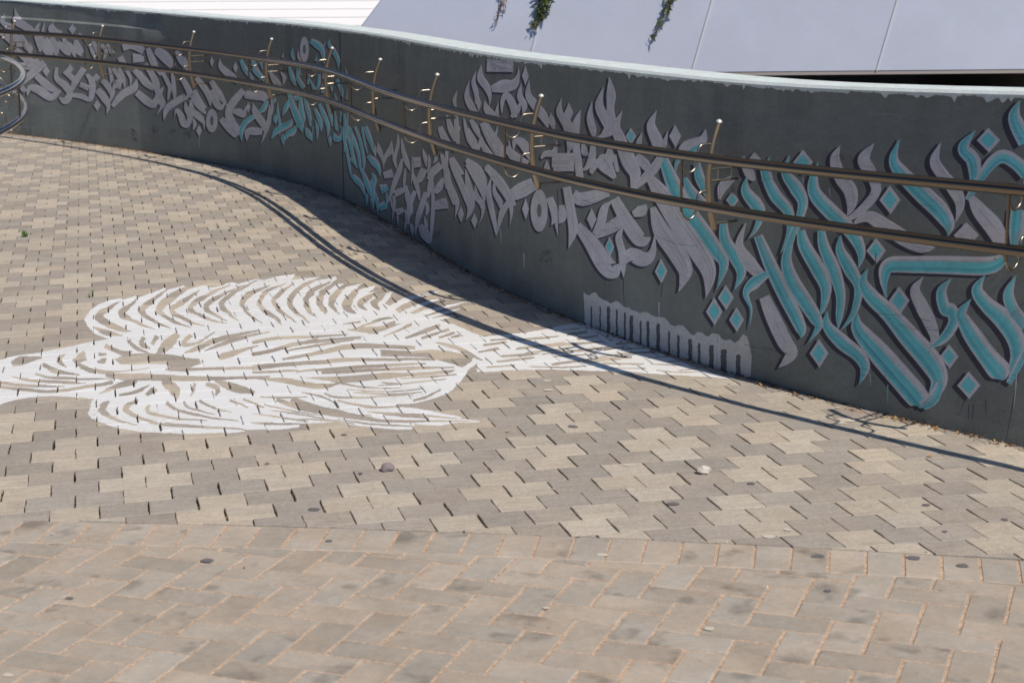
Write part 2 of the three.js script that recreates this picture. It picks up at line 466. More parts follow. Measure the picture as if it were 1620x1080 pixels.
[400, 60, 4.975, `
o 405,90,36,100,12,36
t 453,20,38 510,55,60 546,102,42 556,204,8
t 605,6,0 599,50,27 640,110,38 669,180,31 665,244,0
t 568,16,0 559,64,20
g 240,106,0 231,154,20
t 315,66,0 307,130,25 326,174,18
g 355,86,0 360,150,22 382,194,6
t 500,126,0 494,184,24
t 3,238,40 50,290,43 98,334,18
t 60,186,28 76,254,6
g 133,268,18 180,340,54 233,394,14
g 214,266,6 246,310,32 235,374,0
t 284,226,22 310,310,38 332,374,20
t 349,236,10 356,320,32 403,394,38
t 365,226,8 371,294,18
t 446,286,10 429,364,24
t 449,326,12 482,404,28
t 521,286,24 516,370,26 488,414,6
t 545,366,10 546,434,24
g 550,266,6 556,324,20
t 658,326,28 690,400,32 702,474,12
t 615,376,18 621,424,14
t 639,436,10 662,504,22
g 719,226,0 742,294,22
t 741,396,6 734,484,20
g -2,450,28 60,450,74 114,482,36
t 112,496,28 80,560,43 36,594,6
g -2,516,6 30,600,54 80,680,54 91,744,0
g 130,526,10 126,640,36 100,740,25 58,844,0
g 145,466,12 151,560,22 140,624,0
t 172,476,30 158,514,16
t 175,596,2 174,640,32 180,684,0
t 195,496,0 195,590,25 213,690,21 208,784,0
t 292,486,28 255,560,38 229,614,2
t 312,636,6 280,680,54 190,730,50 143,794,6
t 347,686,6 310,740,54 275,760,43 261,804,0
t 240,756,6 238,790,38 240,849,0
t 283,436,28 320,550,54 371,670,58 386,744,2
t 322,476,40 364,468,38
t 374,466,22 380,560,43 396,640,31 374,694,2
t 409,476,28 430,560,36 452,644,26
t 438,576,36 452,694,16
t 414,706,16 440,760,48 467,814,4
t 471,696,8 465,804,4
t 488,556,28 530,660,38 536,744,0
t 489,646,6 506,720,25 500,814,0
t 518,516,24 560,610,38 591,700,31 585,794,0
t 578,516,22 610,610,32 622,694,10
t 644,576,10 655,700,27 667,734,6
t 638,746,6 655,790,54 692,780,31 707,694,4
t 691,576,10 685,664,14
t 605,766,2 605,802,28 608,859,0
t 719,596,18 726,760,25 720,894,10
t 744,586,10 740,700,21 756,824,18
t 776,716,6 781,864,20
`]];
// thin drips: x0,y0,x1,y1,width, colour (g t n)
const DRIPS = [[1612, 590, 1592, 700, 1.6, 'n'], [1610, 590, 1605, 646, 1.8, 'g'], [1405, 608, 1405, 637, 1.6, 't'], [1377, 590, 1378, 610, 1.2, 'g'], [986, 438, 988, 486, 1.4, 'n'], [1048, 446, 1047, 470, 1.4, 'n'], [1043, 478, 1043, 506, 1.6, 'g'], [829, 400, 829, 425, 1.4, 'g'], [315, 216, 315, 232, 1.2, 't'], [1533, 640, 1533, 664, 1.4, 'n'], [1541, 640, 1538, 668, 1.4, 'n'], [1527, 632, 1518, 656, 1.2, 'n'], [1560, 632, 1561, 655, 1.4, 'n'], [882, 300, 884, 375, 1.2, 'n'], [792, 362, 793, 384, 1.2, 'g'], [1312, 298, 1314, 312, 1.2, 'g'], [1386, 400, 1386, 460, 1, 'n'], [1270, 280, 1273, 300, 1, 'g']];
// pale patch with drips at the foot of the wall (photo pixels = 800 + x/3.857, 460 + y/3.857)
const PATCH = [475, 5, 492, 22, 510, 28, 532, 12, 550, 8, 568, 36, 590, 52, 618, 62, 640, 76, 672, 62, 690, 66, 712, 88, 730, 98, 752, 100, 770, 116, 796, 122, 820, 136, 846, 128, 870, 132, 896, 150, 920, 158, 948, 160, 970, 164, 992, 184, 1010, 208, 1036, 216, 1060, 208, 1086, 212, 1110, 238, 1132, 262, 1150, 272, 1172, 250, 1200, 254, 1220, 272, 1240, 278, 1262, 258, 1300, 262, 1318, 290, 1340, 302, 1372, 296, 1400, 318, 1424, 300, 1450, 264, 1475, 278, 1490, 330, 1503, 400, 1498, 470, 1492, 620, 1200, 520, 900, 420, 480, 280, 482, 150];
const GAPS = [[523, 95, 230, 10], [577, 92, 250, 9], [627, 95, 260, 20], [678, 112, 290, 12], [728, 132, 300, 12], [768, 150, 320, 22], [825, 182, 330, 12], [870, 184, 350, 18], [932, 200, 380, 22], [998, 244, 390, 12], [1055, 270, 410, 16], [1128, 293, 430, 24], [1183, 318, 450, 16], [1258, 330, 480, 28], [1332, 356, 500, 36], [1420, 388, 540, 28]];

// ---------------------------------------------------------------- the white bird painted on the paving: w white stroke, x bare stroke (paving left showing), P white shape, X bare shape
const BIRD = [
[0, 420, 3.857, `
P -60,575 0,572 120,545 250,530 400,500 560,462 760,430 900,410 1200,388 1620,345 1900,360 2300,420 2500,560 2300,700 2240,850 1620,840 1300,800 1000,800 800,805 570,815 500,806 420,800 300,795 200,800 100,812 0,845 -80,880
P 568,818 545,850 538,895 556,930 600,950 650,972 740,992 850,1010 1000,1022 1200,1026 1400,1020 1490,1012 1500,1000 1700,1000 1820,985 1900,860 1700,820 1300,800 900,800 700,806
P 660,446 600,428 560,405 530,372 514,328 538,278 600,234 660,214 732,198 746,210 822,184 834,196 1004,134 1004,152 1124,120 1134,146 1240,120 1290,134 1420,100 1452,112 1566,79 1602,88 1713,61 1803,51 1776,84 1958,65 1904,94 2047,65 2052,84 2012,114 2098,111 2062,140 2209,109 2162,150 2293,121 2252,166 2313,151 2272,200 2403,156 2352,230 2400,256 2440,300 2560,340 2300,370 1900,400 1500,430 1000,450 760,452
x 738,212,3 660,262,20 598,302,34 640,345,36 720,385,28 800,402,4
x 570,380,8 650,410,26 748,427,5
x 838,194,4 790,245,20 735,290,30 790,325,20 860,360,14 940,387,3
x 1012,148,6 930,210,22 860,270,32 900,315,19 970,355,13 1050,382,3
x 1130,138,18 1050,190,38 968,262,32 990,300,20 1070,345,14 1166,377,3
x 1216,148,4 1130,210,22 1042,270,24 1100,315,17 1170,345,12 1250,367,3
x 1406,112,4 1260,180,20 1158,250,24 1200,295,17 1300,335,10 1386,352,3
x 1490,116,4 1340,185,17 1252,245,24 1290,290,17 1386,337,5
x 1572,86,4 1420,170,17 1348,235,28 1390,290,17 1456,337,4
x 1650,118,5 1510,180,26 1476,230,26 1510,290,13 1606,352,3
x 1750,106,4 1620,160,18 1582,220,24 1604,270,21 1683,320,18 1722,362,3
x 1790,106,4 1703,170,20 1670,220,24 1712,280,19 1808,347,3
x 1966,74,3 1833,130,20 1766,210,26 1792,270,21 1888,352,5
x 2018,98,6 1913,150,26 1866,210,28 1883,270,25 1916,308,6
x 2066,102,6 1983,150,26 1946,220,32 1972,270,23 1986,298,4
x 2108,126,6 2053,170,30 2021,230,30 2064,298,6
x 2198,126,5 2143,190,36 2111,250,38 2166,292,8
x 2308,156,5 2223,210,30 2191,240,26 2236,272,6
x 2350,176,8 2283,230,34 2316,272,6
x 70,600,20 130,580,44 250,560,8
x 395,545,6 355,572,24 400,622,4
X 512,513 470,545 438,578 450,597 490,590 528,577
x 260,598,22 330,640,24 480,665,6
x 468,600,18 560,640,24 700,650,10 900,622,4
x 208,658,10 320,685,14 520,690,10 700,690,3
x 66,674,5 200,700,14 400,712,14 524,718,5
x -30,706,14 150,730,15 390,735,5
x -30,736,18 150,756,17 300,766,15 500,745,14 690,708,18
x 634,488,24 720,525,20 800,540,30
X 690,572 740,548 830,536 960,538 1080,548 1130,560 1210,566 1225,598 1150,625 1080,642 1030,625 1000,600 900,597 740,603
x 596,543,16 645,541,10
x 590,590,6 630,580,26 610,572,4
x 784,450,16 820,500,18 924,542,5
x 872,436,18 860,480,26 914,506,6
x 956,428,22 924,482,18
x 1080,416,28 1020,480,52 956,542,12
x 1166,422,22 1112,478,20 1200,470,12 1304,406,6
x 1126,532,6 1210,500,26 1330,450,24 1570,398,8
x 1246,522,6 1400,460,20 1640,404,8
x 1330,562,26 1400,540,30 1570,488,6
x 1000,630,10 1100,636,18 1250,630,14 1640,618,14
x 640,668,14 760,680,30 920,680,32 1280,690,20 1640,678,12
x 596,782,3 700,740,26 800,710,30 836,698,5
x 716,792,12 830,770,16 914,728,6
x 886,792,16 945,748,30
x 984,698,24 1050,750,54 1078,814,12
x 1182,716,14 1168,794,12
x 1246,722,16 1322,750,26 1308,794,6
x 1306,703,16 1430,745,42 1550,774,12
x 664,828,10 614,872,32 700,940,13 840,972,4
x 836,822,12 764,870,30 850,930,16 1000,970,13 1260,986,5
x 908,848,12 898,890,17 1050,930,11 1260,942,4
x 1014,836,22 1080,880,15 1250,920,11 1450,946,4
x 1118,826,12 1160,870,11 1310,906,4
x 1213,822,12 1280,860,11 1410,892,3
x 1396,822,12 1510,862,6
x 1478,816,12 1610,862,6
x 1000,965,16 1200,982,15 1510,1000,4
`],
[400, 420, 3.857, `
w 1144,157,3 960,200,28 860,250,34 750,322,34
w 1170,192,3 1000,250,26 864,322,32
w 1304,222,3 1100,270,24 924,332,30
w 1264,262,3 1120,300,20 994,342,26
w 1268,297,3 1130,325,18 1050,347,20
w -20,360,70 300,362,90 600,345,80 880,315,50 1000,330,60 1200,388,70 1390,478,90
P 1000,320 1120,335 1270,380 1370,440 1400,560 1300,650 1275,690 1230,745 1160,792 1080,820 1000,836 850,850 700,820 600,600 700,430
P 0,840 300,820 700,800 900,860 1080,885 1270,922 1275,930 1130,920 1380,944 1385,952 1220,958 1130,975 980,962 970,1002 900,1004 700,982 500,955 280,968 160,990 0,995
x -10,470,14 150,442,15 420,430,12 580,418,4
x -10,542,20 180,502,15 400,442,8
x 126,512,20 300,472,17 660,438,14
x 196,522,8 420,482,12 610,455,6
x 176,572,12 440,522,20 620,492,26 990,500,16
x 780,532,28 1050,542,30 1240,552,20
X 960,520 1080,512 1200,520 1290,540 1342,560 1330,585 1280,622 1240,605 1100,570 1000,556
x -10,622,26 200,602,20 450,582,20 700,570,16 1110,575,10
x 266,646,8 560,622,16 850,606,14 1060,600,6
x 416,652,16 820,632,17 1230,620,8
x -10,652,12 200,642,10 280,640,4
X 316,684 420,680 600,668 800,655 980,650 1240,636 1200,655 980,675 800,695 640,710 540,712 460,705
x 56,690,8 200,702,26 400,735,26 530,714,6
x -10,682,10 60,690,8
x 1120,468,8 1260,510,22 1392,578,6
x 612,775,5 850,786,11 1030,770,4
x 780,714,5 830,720,10 880,720,4
x 1140,756,10 1060,802,12 974,822,8
x 434,780,8 560,806,10 970,790,4
x 140,816,20 300,870,22 560,922,12 900,950,15 1100,944,4
x 236,818,30 450,880,26 700,930,20 860,952,4
x 514,820,8 700,860,13 900,860,6
x 696,888,4 900,912,17 1070,930,6
x 546,355,5 650,344,12
x -10,900,5 180,930,10 340,950,6
x 100,880,5 300,910,8 490,945,4
x -10,960,7 200,965,10 345,965,3
x 586,760,4 760,766,6
x 520,938,4 760,968,10 970,984,6
x 860,898,5 1020,911,10 1250,930,4
x 1000,952,5 1150,944,9 1340,949,3
x 240,938,4 420,942,9 620,964,5
x 300,858,5 520,900,9 720,912,4
x 40,800,5 200,806,10 330,800,4
x 900,690,4 1080,676,9 1240,662,4
x 640,738,3 770,745,6
x 60,845,5 260,890,8 420,915,3
x 420,690,4 560,720,10 700,745,8 900,745,4
x 660,770,4 900,765,8 1040,745,4
x 760,735,4 960,715,8 1180,690,4
x 300,770,6 420,800,10 520,840,4
x 596,396,6 780,330,15 860,324,4
x 696,412,10 850,352,17 870,344,4
x 796,432,6 970,358,14
x 926,444,12 1120,372,22 1140,366,6
x 1026,444,14 1200,388,12
x 1136,442,12 1228,408,10
x 1206,438,10 1266,428,16
`],
[800, 460, 3.857, `
P -190,295 -100,275 0,268 120,252 240,234 340,212 440,192 484,200 600,250 760,310 1000,405 1240,490 1400,540 1290,528 1200,522 1100,516 1000,511 900,505 800,496 600,488 300,480 0,482 -180,496
x 20,302,8 200,288,12 320,278,4
x 230,337,12 400,322,13 580,308,5
x -30,402,12 120,390,14 210,382,5
x 220,387,8 540,352,12 670,344,5
x -60,432,10 150,410,10 170,404,4
x 280,448,10 560,416,15 770,404,12
x 590,442,10 840,446,8
x 630,468,6 860,476,6
x 345,242,6 455,230,10
x 370,268,12 495,250,12
x 440,294,12 560,272,8
x 588,266,6 645,302,10
x 656,274,8 770,292,12
x 670,322,11 840,314,6
x 712,352,8 870,350,9
x 752,378,11 950,370,8
x 990,432,6 1110,424,7
x 866,408,5 990,400,5
x 1050,482,4 1190,470,5
x 440,350,8 520,372,12 560,412,6
x -140,330,14 0,312,10
x -170,372,10 -40,350,12
x -120,466,8 60,452,8
x -100,302,8 60,290,8
x 60,352,8 260,330,10 360,312,4
x 120,376,6 330,356,10 440,338,4
x 150,462,6 330,466,8 520,456,4
x 470,440,6 620,424,8 700,420,3
x 560,400,6 700,386,9 800,378,3
x 600,360,6 720,340,9
x 880,446,5 1010,452,7 1080,448,3
x 920,486,5 1080,494,7 1180,492,3
x 1120,452,4 1240,486,7
x 300,400,6 420,392,8 520,388,3
`]];
// ---------------------------------------------------------------- turning traced strokes into outlines
const nums = (t) => t.trim().split(/\s+/).map((q) => q.split(',').map(Number));
function ribbon(p, k = 1, off = 0) { // p: [[x,y,w],...] -> closed outline; k scales the width, off shifts the middle across it
  const L = [], R = [], n = p.length;
  for (let i = 0; i < n - 1; i++) {
    const a = p[Math.max(0, i - 1)], b = p[i], c = p[i + 1], d = p[Math.min(n - 1, i + 2)];
    for (let j = 0; j <= 9; j++) {
      if (j === 9 && i < n - 2) continue;
      const t = j / 9, f = (q) => 0.5 * (2 * b[q] + (c[q] - a[q]) * t + (2 * a[q] - 5 * b[q] + 4 * c[q] - d[q]) * t * t + (3 * b[q] - a[q] - 3 * c[q] + d[q]) * t * t * t);
      const g = (q) => 0.5 * ((c[q] - a[q]) + 2 * (2 * a[q] - 5 * b[q] + 4 * c[q] - d[q]) * t + 3 * (3 * b[q] - a[q] - 3 * c[q] + d[q]) * t * t);
      let dx = g(0), dy = g(1); const l = Math.hypot(dx, dy) || 1; dx /= l; dy /= l;
      const w = Math.max(0, f(2)) / 2, x = f(0), y = f(1);
      L.push([x + dy * w * (off + k), y - dx * w * (off + k)]); R.push([x + dy * w * (off - k), y - dx * w * (off - k)]);
    }
  }
  return L.concat(R.reverse());
}
function path(ctx, pts, map) { ctx.beginPath(); pts.forEach((q, i) => { const m = map(q[0], q[1]); i ? ctx.lineTo(m[0], m[1]) : ctx.moveTo(m[0], m[1]); }); ctx.closePath(); }
function dense(pts, n = 6) { const o = []; pts.forEach((a, i) => { const b = pts[(i + 1) % pts.length]; for (let j = 0; j < n; j++) o.push([a[0] + (b[0] - a[0]) * j / n, a[1] + (b[1] - a[1]) * j / n]); }); return o; }
const ell = (x, y, a, b, n = 40) => Array.from({ length: n }, (_, i) => [x + a * Math.cos(i / n * 6.2832), y + b * Math.sin(i / n * 6.2832)]);

// ---------------------------------------------------------------- wall paint
const WALLH = 1.3, COL = { base: '#7a817e', grey: '#d2d2d8', teal: '#76d6de', navy: '#3a3a4a' };
function wallCanvas(sa, sb) {
  const W = 2048, H = 1024, c = document.createElement('canvas'); c.width = W; c.height = H; const ctx = c.getContext('2d');
  const px = (s, h) => [(s - sa) / (sb - sa) * W, (1 - h / WALLH) * H];
  ctx.fillStyle = COL.base; ctx.fillRect(0, 0, W, H);
  if (sa < 2) { ctx.fillStyle = '#878e8b'; const q = px(2.2, 0)[0]; ctx.fillRect(0, 0, q, H); }
  const s0 = seed; seed = 91;
  // roller laps and scuffs: patches of slightly different grey paint
  for (let i = 0; i < 46; i++) { const x = rnd() * W, y = rnd() * H, w = rr(30, 160), h = rr(60, 420); ctx.fillStyle = rnd() < 0.5 ? 'rgba(134,138,134,0.10)' : 'rgba(60,64,66,0.10)'; ctx.fillRect(x, y, w, h); }
  const dil = (W / (sb - sa)) * 0.006;
  const pass = (shadow) => {
    for (const [ox, oy, sc, txt] of ART) {
      const map = (x, y) => { const [s, h] = toSH(ox + x / sc, oy + y / sc); return px(s - (shadow ? 0.020 : 0), h - (shadow ? 0.010 : 0)); };
      for (const line of txt.trim().split('\n')) {
        const k = line[0], p = nums(line.slice(2));
        let outer, inner, hole;
        if (k === 'd' || k === 'e') { const [x, y, a, b] = p[0], dm = (f, dx = 0) => dense([[x + dx, y - b * f], [x + a * f + dx, y], [x + dx + a * 0.06, y + b * f], [x - a * f + dx, y + b * 0.02]]); outer = dm(1); if (k === 'e') inner = dm(0.66, -a * 0.05); }
        else if (k === 'o') { const [x, y, a, b, a2, b2] = p[0]; outer = ell(x, y, a, b); hole = ell(x, y, a2, b2); }
        else { outer = ribbon(p); if (k === 't') inner = [ribbon(p, 0.78, -0.12), ribbon(p, 0.6, -0.2)]; }
        if (shadow) { path(ctx, outer, map); ctx.fillStyle = ctx.strokeStyle = COL.navy; ctx.lineWidth = dil; ctx.lineJoin = 'round'; ctx.fill(); ctx.stroke(); if (hole) { path(ctx, hole, map); ctx.fillStyle = COL.base; ctx.fill(); } continue; }
        path(ctx, outer, map); ctx.fillStyle = COL.grey; ctx.fill();
        if (inner && Array.isArray(inner[0][0])) { ctx.save(); path(ctx, outer, map); ctx.clip(); ctx.fillStyle = ctx.shadowColor = COL.teal; ctx.shadowBlur = W / (sb - sa) * 0.014; ctx.globalAlpha = 0.9; path(ctx, ribbon(p, 0.56, -0.22), map); ctx.fill(); ctx.shadowBlur = 0; ctx.globalAlpha = 0.35; ctx.fillStyle = '#3f9fb0'; path(ctx, ribbon(p, 0.2, -0.45), map); ctx.fill(); ctx.globalAlpha = 1; ctx.restore(); }
        else if (inner) { path(ctx, inner, map); ctx.fillStyle = COL.teal; ctx.fill(); }
        if (hole) { path(ctx, hole, map); ctx.fillStyle = COL.base; ctx.fill(); }
        if (k === 'g' || k === 't') { ctx.save(); path(ctx, outer, map); ctx.clip(); path(ctx, ribbon(p, 0.14, 0.78), map); ctx.fillStyle = ctx.shadowColor = 'rgba(232,228,236,0.4)'; ctx.shadowBlur = W / (sb - sa) * 0.008; ctx.fill(); ctx.shadowBlur = 0; ctx.restore(); }
        if (k === 'g' || k === 't' || k === 'n') { // bristle marks that follow the stroke
          for (let q = 0; q < 9; q++) { const o = rr(-0.92, 0.92), w0 = rr(0.02, 0.07), a = Math.floor(rnd() * (p.length - 1)), part = rnd() < 0.5 ? p : p.slice(a, a + 2); if (part.length < 2) continue; path(ctx, ribbon(part, w0, o), map); ctx.fillStyle = rnd() < 0.5 ? `rgba(215,214,224,${rr(0.1, 0.3)})` : `rgba(84,86,112,${rr(0.08, 0.22)})`; ctx.fill(); }
          if (k === 't' && rnd() < 0.6) { const a = rnd() < 0.5 ? p.slice(0, 2) : p.slice(-2); path(ctx, ribbon(a, 0.5, rr(-0.2, 0.3)), map); ctx.fillStyle = 'rgba(170,168,182,0.35)'; ctx.fill(); }
        }
        if (k === 'n' || (k !== 'd' && k !== 'e' && rnd() < 0.3)) { // dry brush hairs
          ctx.save(); path(ctx, outer, map); ctx.clip();
          const q = outer.map((z) => map(z[0], z[1])), xs = q.map((z) => z[0]), ys = q.map((z) => z[1]), x0 = Math.min(...xs), x1 = Math.max(...xs), y0 = Math.min(...ys), y1 = Math.max(...ys), low = k === 'n' ? y0 : y0 + (y1 - y0) * 0.7;
          for (let i = 0; i < (k === 'n' ? 60 : 22); i++) { const y = rr(low, y1), x = rr(x0, x1), l = rr(6, (x1 - x0) * 0.5); ctx.strokeStyle = `rgba(70,70,98,${rr(0.12, k === 'n' ? 0.5 : 0.3)})`; ctx.lineWidth = rr(0.6, 2); ctx.beginPath(); ctx.moveTo(x, y); ctx.lineTo(x + l, y + rr(-3, 3)); ctx.stroke(); }
          ctx.restore();
        }
      }
    }
  };
  pass(true); pass(false);
  // pale dripping patch at the foot
  const pm = (x, y) => px(...toSH(800 + x / 3.857, 460 + y / 3.857));
  const pp = []; for (let i = 0; i < PATCH.length; i += 2) pp.push([PATCH[i], PATCH[i + 1]]);
  path(ctx, dense(pp, 3), pm); ctx.fillStyle = '#c6c8c8'; ctx.fill();
  for (const [x, y0, y1, w] of GAPS) { const g = []; for (let i = 0; i <= 14; i++) g.push([x + 1.2 * Math.sin(i * 0.9 + x), y0 + (y1 - y0) * i / 14, w * (i === 0 ? 0.7 : 1) * (0.85 + 0.2 * Math.abs(Math.sin(i * 1.1 + x)))]); path(ctx, ribbon(g), pm); ctx.fillStyle = '#5a5f60'; ctx.fill(); }
  for (const [x0, y0, x1, y1, w, k] of DRIPS) { path(ctx, ribbon([[x0, y0, w], [(x0 + x1) / 2, (y0 + y1) / 2, w * 0.8], [x1, y1, w * 0.4]]), (x, y) => px(...toSH(x, y))); ctx.fillStyle = { g: COL.grey, t: COL.teal, n: COL.navy }[k]; ctx.fill(); }
  // scuffs, a smudge, rust specks
  const spot = (x, y, a, b, col) => { path(ctx, ell(x, y, a, b, 18), (q, r) => px(...toSH(q, r))); ctx.fillStyle = col; ctx.fill(); };
  for (let i = 0; i < 26; i++) spot(rr(855, 874), rr(396, 415), rr(1, 5), rr(1, 5), 'rgba(62,68,66,0.16)');
  for (let i = 0; i < 10; i++) { const y = rr(204, 222), x = 210 + (y - 204) * 0.2 + rr(-3, 3); path(ctx, ribbon([[x - 3, y - 2, 1], [x + 3, y + 2, 1]]), (q, r) => px(...toSH(q, r))); ctx.fillStyle = 'rgba(45,50,50,0.55)'; ctx.fill(); }
  for (const [x, y] of [[295, 212], [272, 210], [246, 205], [690, 372], [640, 345], [1160, 300], [1330, 250]]) for (let i = 0; i < 12; i++) spot(x + rr(-5, 5), y + rr(-5, 5), rr(1, 4), rr(1, 5), 'rgba(50,54,54,0.10)');
  for (let i = 0; i < 150; i++) { const x = rnd() * W, y = rnd() * H; ctx.fillStyle = rnd() < 0.6 ? 'rgba(30,32,34,0.7)' : 'rgba(205,200,190,0.6)'; ctx.fillRect(x, y, rr(1, 3.5), rr(1, 3.5)); }
  for (let i = 0; i < 900; i++) { const s = rr(sa, sb), h = 0.16 * Math.pow(rnd(), 2); const q = px(s, h); ctx.fillStyle = rnd() < 0.6 ? `rgba(58,50,42,${rr(0.15, 0.5)})` : `rgba(168,150,128,${rr(0.15, 0.45)})`; ctx.fillRect(q[0], q[1], rr(1, 4), rr(1, 4)); } // dark and tan specks, denser towards the foot
  for (let i = 0; i < 12; i++) { let x = rnd() * W, y = rnd() * H; ctx.strokeStyle = rnd() < 0.6 ? 'rgba(50,54,54,0.5)' : 'rgba(185,188,186,0.4)'; ctx.lineWidth = rr(0.8, 1.8); ctx.beginPath(); ctx.moveTo(x, y); for (let j = 0; j < 9; j++) { x += rr(4, 24); y += rr(-4, 4); ctx.lineTo(x, y); } ctx.stroke(); }
  // fine vertical formwork lines
  for (const s of [6.75, 8.58, 9.9, 11.2, 3.9, 2.9]) { const [x] = px(s, 0); ctx.strokeStyle = 'rgba(48,50,52,0.28)'; ctx.lineWidth = 1.6; ctx.beginPath(); ctx.moveTo(x, 0); ctx.lineTo(x + 3, H); ctx.stroke(); }
  seed = s0;
  const im = ctx.getImageData(0, 0, W, H), d = im.data;
  for (let y = 0; y < H; y++) for (let x = 0; x < W; x++) { const i = (y * W + x) * 4, m = 1 + 0.05 * fx(fFine, x, y) + 0.05 * fx(fMid, x, y) + 0.07 * fx(fCoarse, x >> 1, y) + 0.05 * fx(fStreak, x, y >> 3); d[i] = cl(d[i] * m); d[i + 1] = cl(d[i + 1] * m); d[i + 2] = cl(d[i + 2] * m); }
  ctx.putImageData(im, 0, 0);
  const t = new THREE.CanvasTexture(c); t.colorSpace = THREE.SRGBColorSpace; t.wrapS = t.wrapT = THREE.ClampToEdgeWrapping; t.anisotropy = 8; return t;
}

// ---------------------------------------------------------------- ground and bedding
const ground = mesh('ground', new THREE.PlaneGeometry(600, 600).rotateX(-Math.PI / 2), new THREE.MeshStandardMaterial({ color: lin(0.2, 0.18, 0.155), roughness: 1 }));
ground.position.set(0, -0.06, 0); ground.userData.kind = 'structure';
const inArc = (x, z, r) => Math.hypot(x - ARC.x, z - ARC.z) < r;
function sheet(name, pts, y, mat) { const sh = new THREE.Shape(pts.map((p) => new THREE.Vector2(p[0], -p[1]))); const g = new THREE.ShapeGeometry(sh).rotateX(-Math.PI / 2); const uv = g.attributes.uv, ps = g.attributes.position; for (let i = 0; i < uv.count; i++) uv.setXY(i, ps.getX(i) / 0.4, ps.getZ(i) / 0.4); const m = mesh(name, g, mat); m.position.y = y; m.userData.kind = 'structure'; return m; }
const arcPts = (r, x0, x1, n = 60) => Array.from({ length: n + 1 }, (_, i) => { const x = x0 + (x1 - x0) * i / n; return [x, ARC.z - Math.sqrt(r * r - (x - ARC.x) ** 2)]; });
const bedMat = new THREE.MeshStandardMaterial({ color: lin(0.11, 0.07, 0.045), roughness: 1, map: dirtTex, bumpMap: dirtBump, bumpScale: 0.004 });
const sandMat = new THREE.MeshStandardMaterial({ color: lin(0.78, 0.585, 0.44), roughness: 1, map: dirtTex, bumpMap: dirtBump, bumpScale: 0.002 });
sheet('paving_bed', [[-9, -20], [4, -20], [4, -4.4], [-9, -4.4]], -0.016, bedMat);
sheet('jointing_sand', [...arcPts(ARC.r - 0.0035, -4.5, 4.2), [4.2, -2.2], [-4.5, -2.2]], -0.0024, sandMat);

// ---------------------------------------------------------------- pavers
function clipHalf(poly, nx, nz, d) { // keep nx*x + nz*z <= d
  const o = []; for (let i = 0; i < poly.length; i++) { const a = poly[i], b = poly[(i + 1) % poly.length], fa = nx * a[0] + nz * a[1] - d, fb = nx * b[0] + nz * b[1] - d; if (fa <= 0) o.push(a); if (fa * fb < 0) { const t = fa / (fa - fb); o.push([a[0] + (b[0] - a[0]) * t, a[1] + (b[1] - a[1]) * t]); } } return o;
}
function centroid(p) { let x = 0, z = 0; for (const q of p) { x += q[0]; z += q[1]; } return [x / p.length, z / p.length]; }
function area(p) { let a = 0; p.forEach((q, i) => { const b = p[(i + 1) % p.length]; a += q[0] * b[1] - b[0] * q[1]; }); return a / 2; }
// a bevelled flat stone: poly in plan, worn top edge, own uv and tone
function stone(poly, y, tone, uvAt, bevel = 0.0028, deep = 0.04, tilt = [0, 0]) {
  if (area(poly) > 0) poly = poly.slice().reverse(); // counter-clockwise seen from above
  const [cx, cz] = centroid(poly), n = poly.length, pos = [], uv = [], col = [];
  const yAt = (q) => y + (q[0] - cx) * tilt[0] + (q[1] - cz) * tilt[1];
  const inner = poly.map((q) => { const dx = cx - q[0], dz = cz - q[1], l = Math.hypot(dx, dz) || 1, k = Math.min(bevel * 1.3 / l, 0.4); return [q[0] + dx * k, q[1] + dz * k]; });
  const put = (q, yy) => { pos.push(q[0], yy, q[1]); const t = uvAt(q[0], q[1]); uv.push(t[0], t[1]); col.push(tone[0], tone[1], tone[2]); };
  const c = [cx, cz];
  for (let i = 0; i < n; i++) { const j = (i + 1) % n;
    put(c, y); put(inner[i], yAt(inner[i])); put(inner[j], yAt(inner[j]));
    const a = poly[i], b = poly[j], ya = yAt(a) - bevel, yb = yAt(b) - bevel;
    put(inner[i], yAt(inner[i])); put(a, ya); put(b, yb); put(inner[i], yAt(inner[i])); put(b, yb); put(inner[j], yAt(inner[j]));
    put(a, ya); put(a, y - deep); put(b, y - deep); put(a, ya); put(b, y - deep); put(b, yb);
  }
  return geoOf(pos, null, uv, col);
}
const paverMat = new THREE.MeshStandardMaterial({ map: paverTex, vertexColors: true, roughness: 0.93, bumpMap: paverBump, bumpScale: 0.0025 });
const CREAM = [0.592, 0.525, 0.43], GREY = [0.45, 0.403, 0.35], BRICK = [0.505, 0.442, 0.368];
const PT = 0.62; // metres of paving per texture tile
// bird texture window, in lattice metres
let bu0 = 1e9, bu1 = -1e9, bv0 = 1e9, bv1 = -1e9;
for (const [x, y] of [[-60, 500], [-60, 690], [60, 425], [700, 425], [1220, 560], [1220, 625], [400, 700], [900, 690], [150, 690]]) { const p = onPlane(x, y), q = toUV(p.x, p.z); bu0 = Math.min(bu0, q[0]); bu1 = Math.max(bu1, q[0]); bv0 = Math.min(bv0, q[1]); bv1 = Math.max(bv1, q[1]); }
bu0 -= 0.1; bu1 += 0.1; bv0 -= 0.1; bv1 += 0.1;
const BW = 2048, BH = 2048;
const birdPx = (x, z) => { const q = toUV(x, z); return [(q[0] - bu0) / (bu1 - bu0) * BW, (q[1] - bv0) / (bv1 - bv0) * BH]; };
const birdCanvas = document.createElement('canvas'); birdCanvas.width = BW; birdCanvas.height = BH;
const bctx = birdCanvas.getContext('2d'); bctx.fillStyle = '#000'; bctx.fillRect(0, 0, BW, BH);
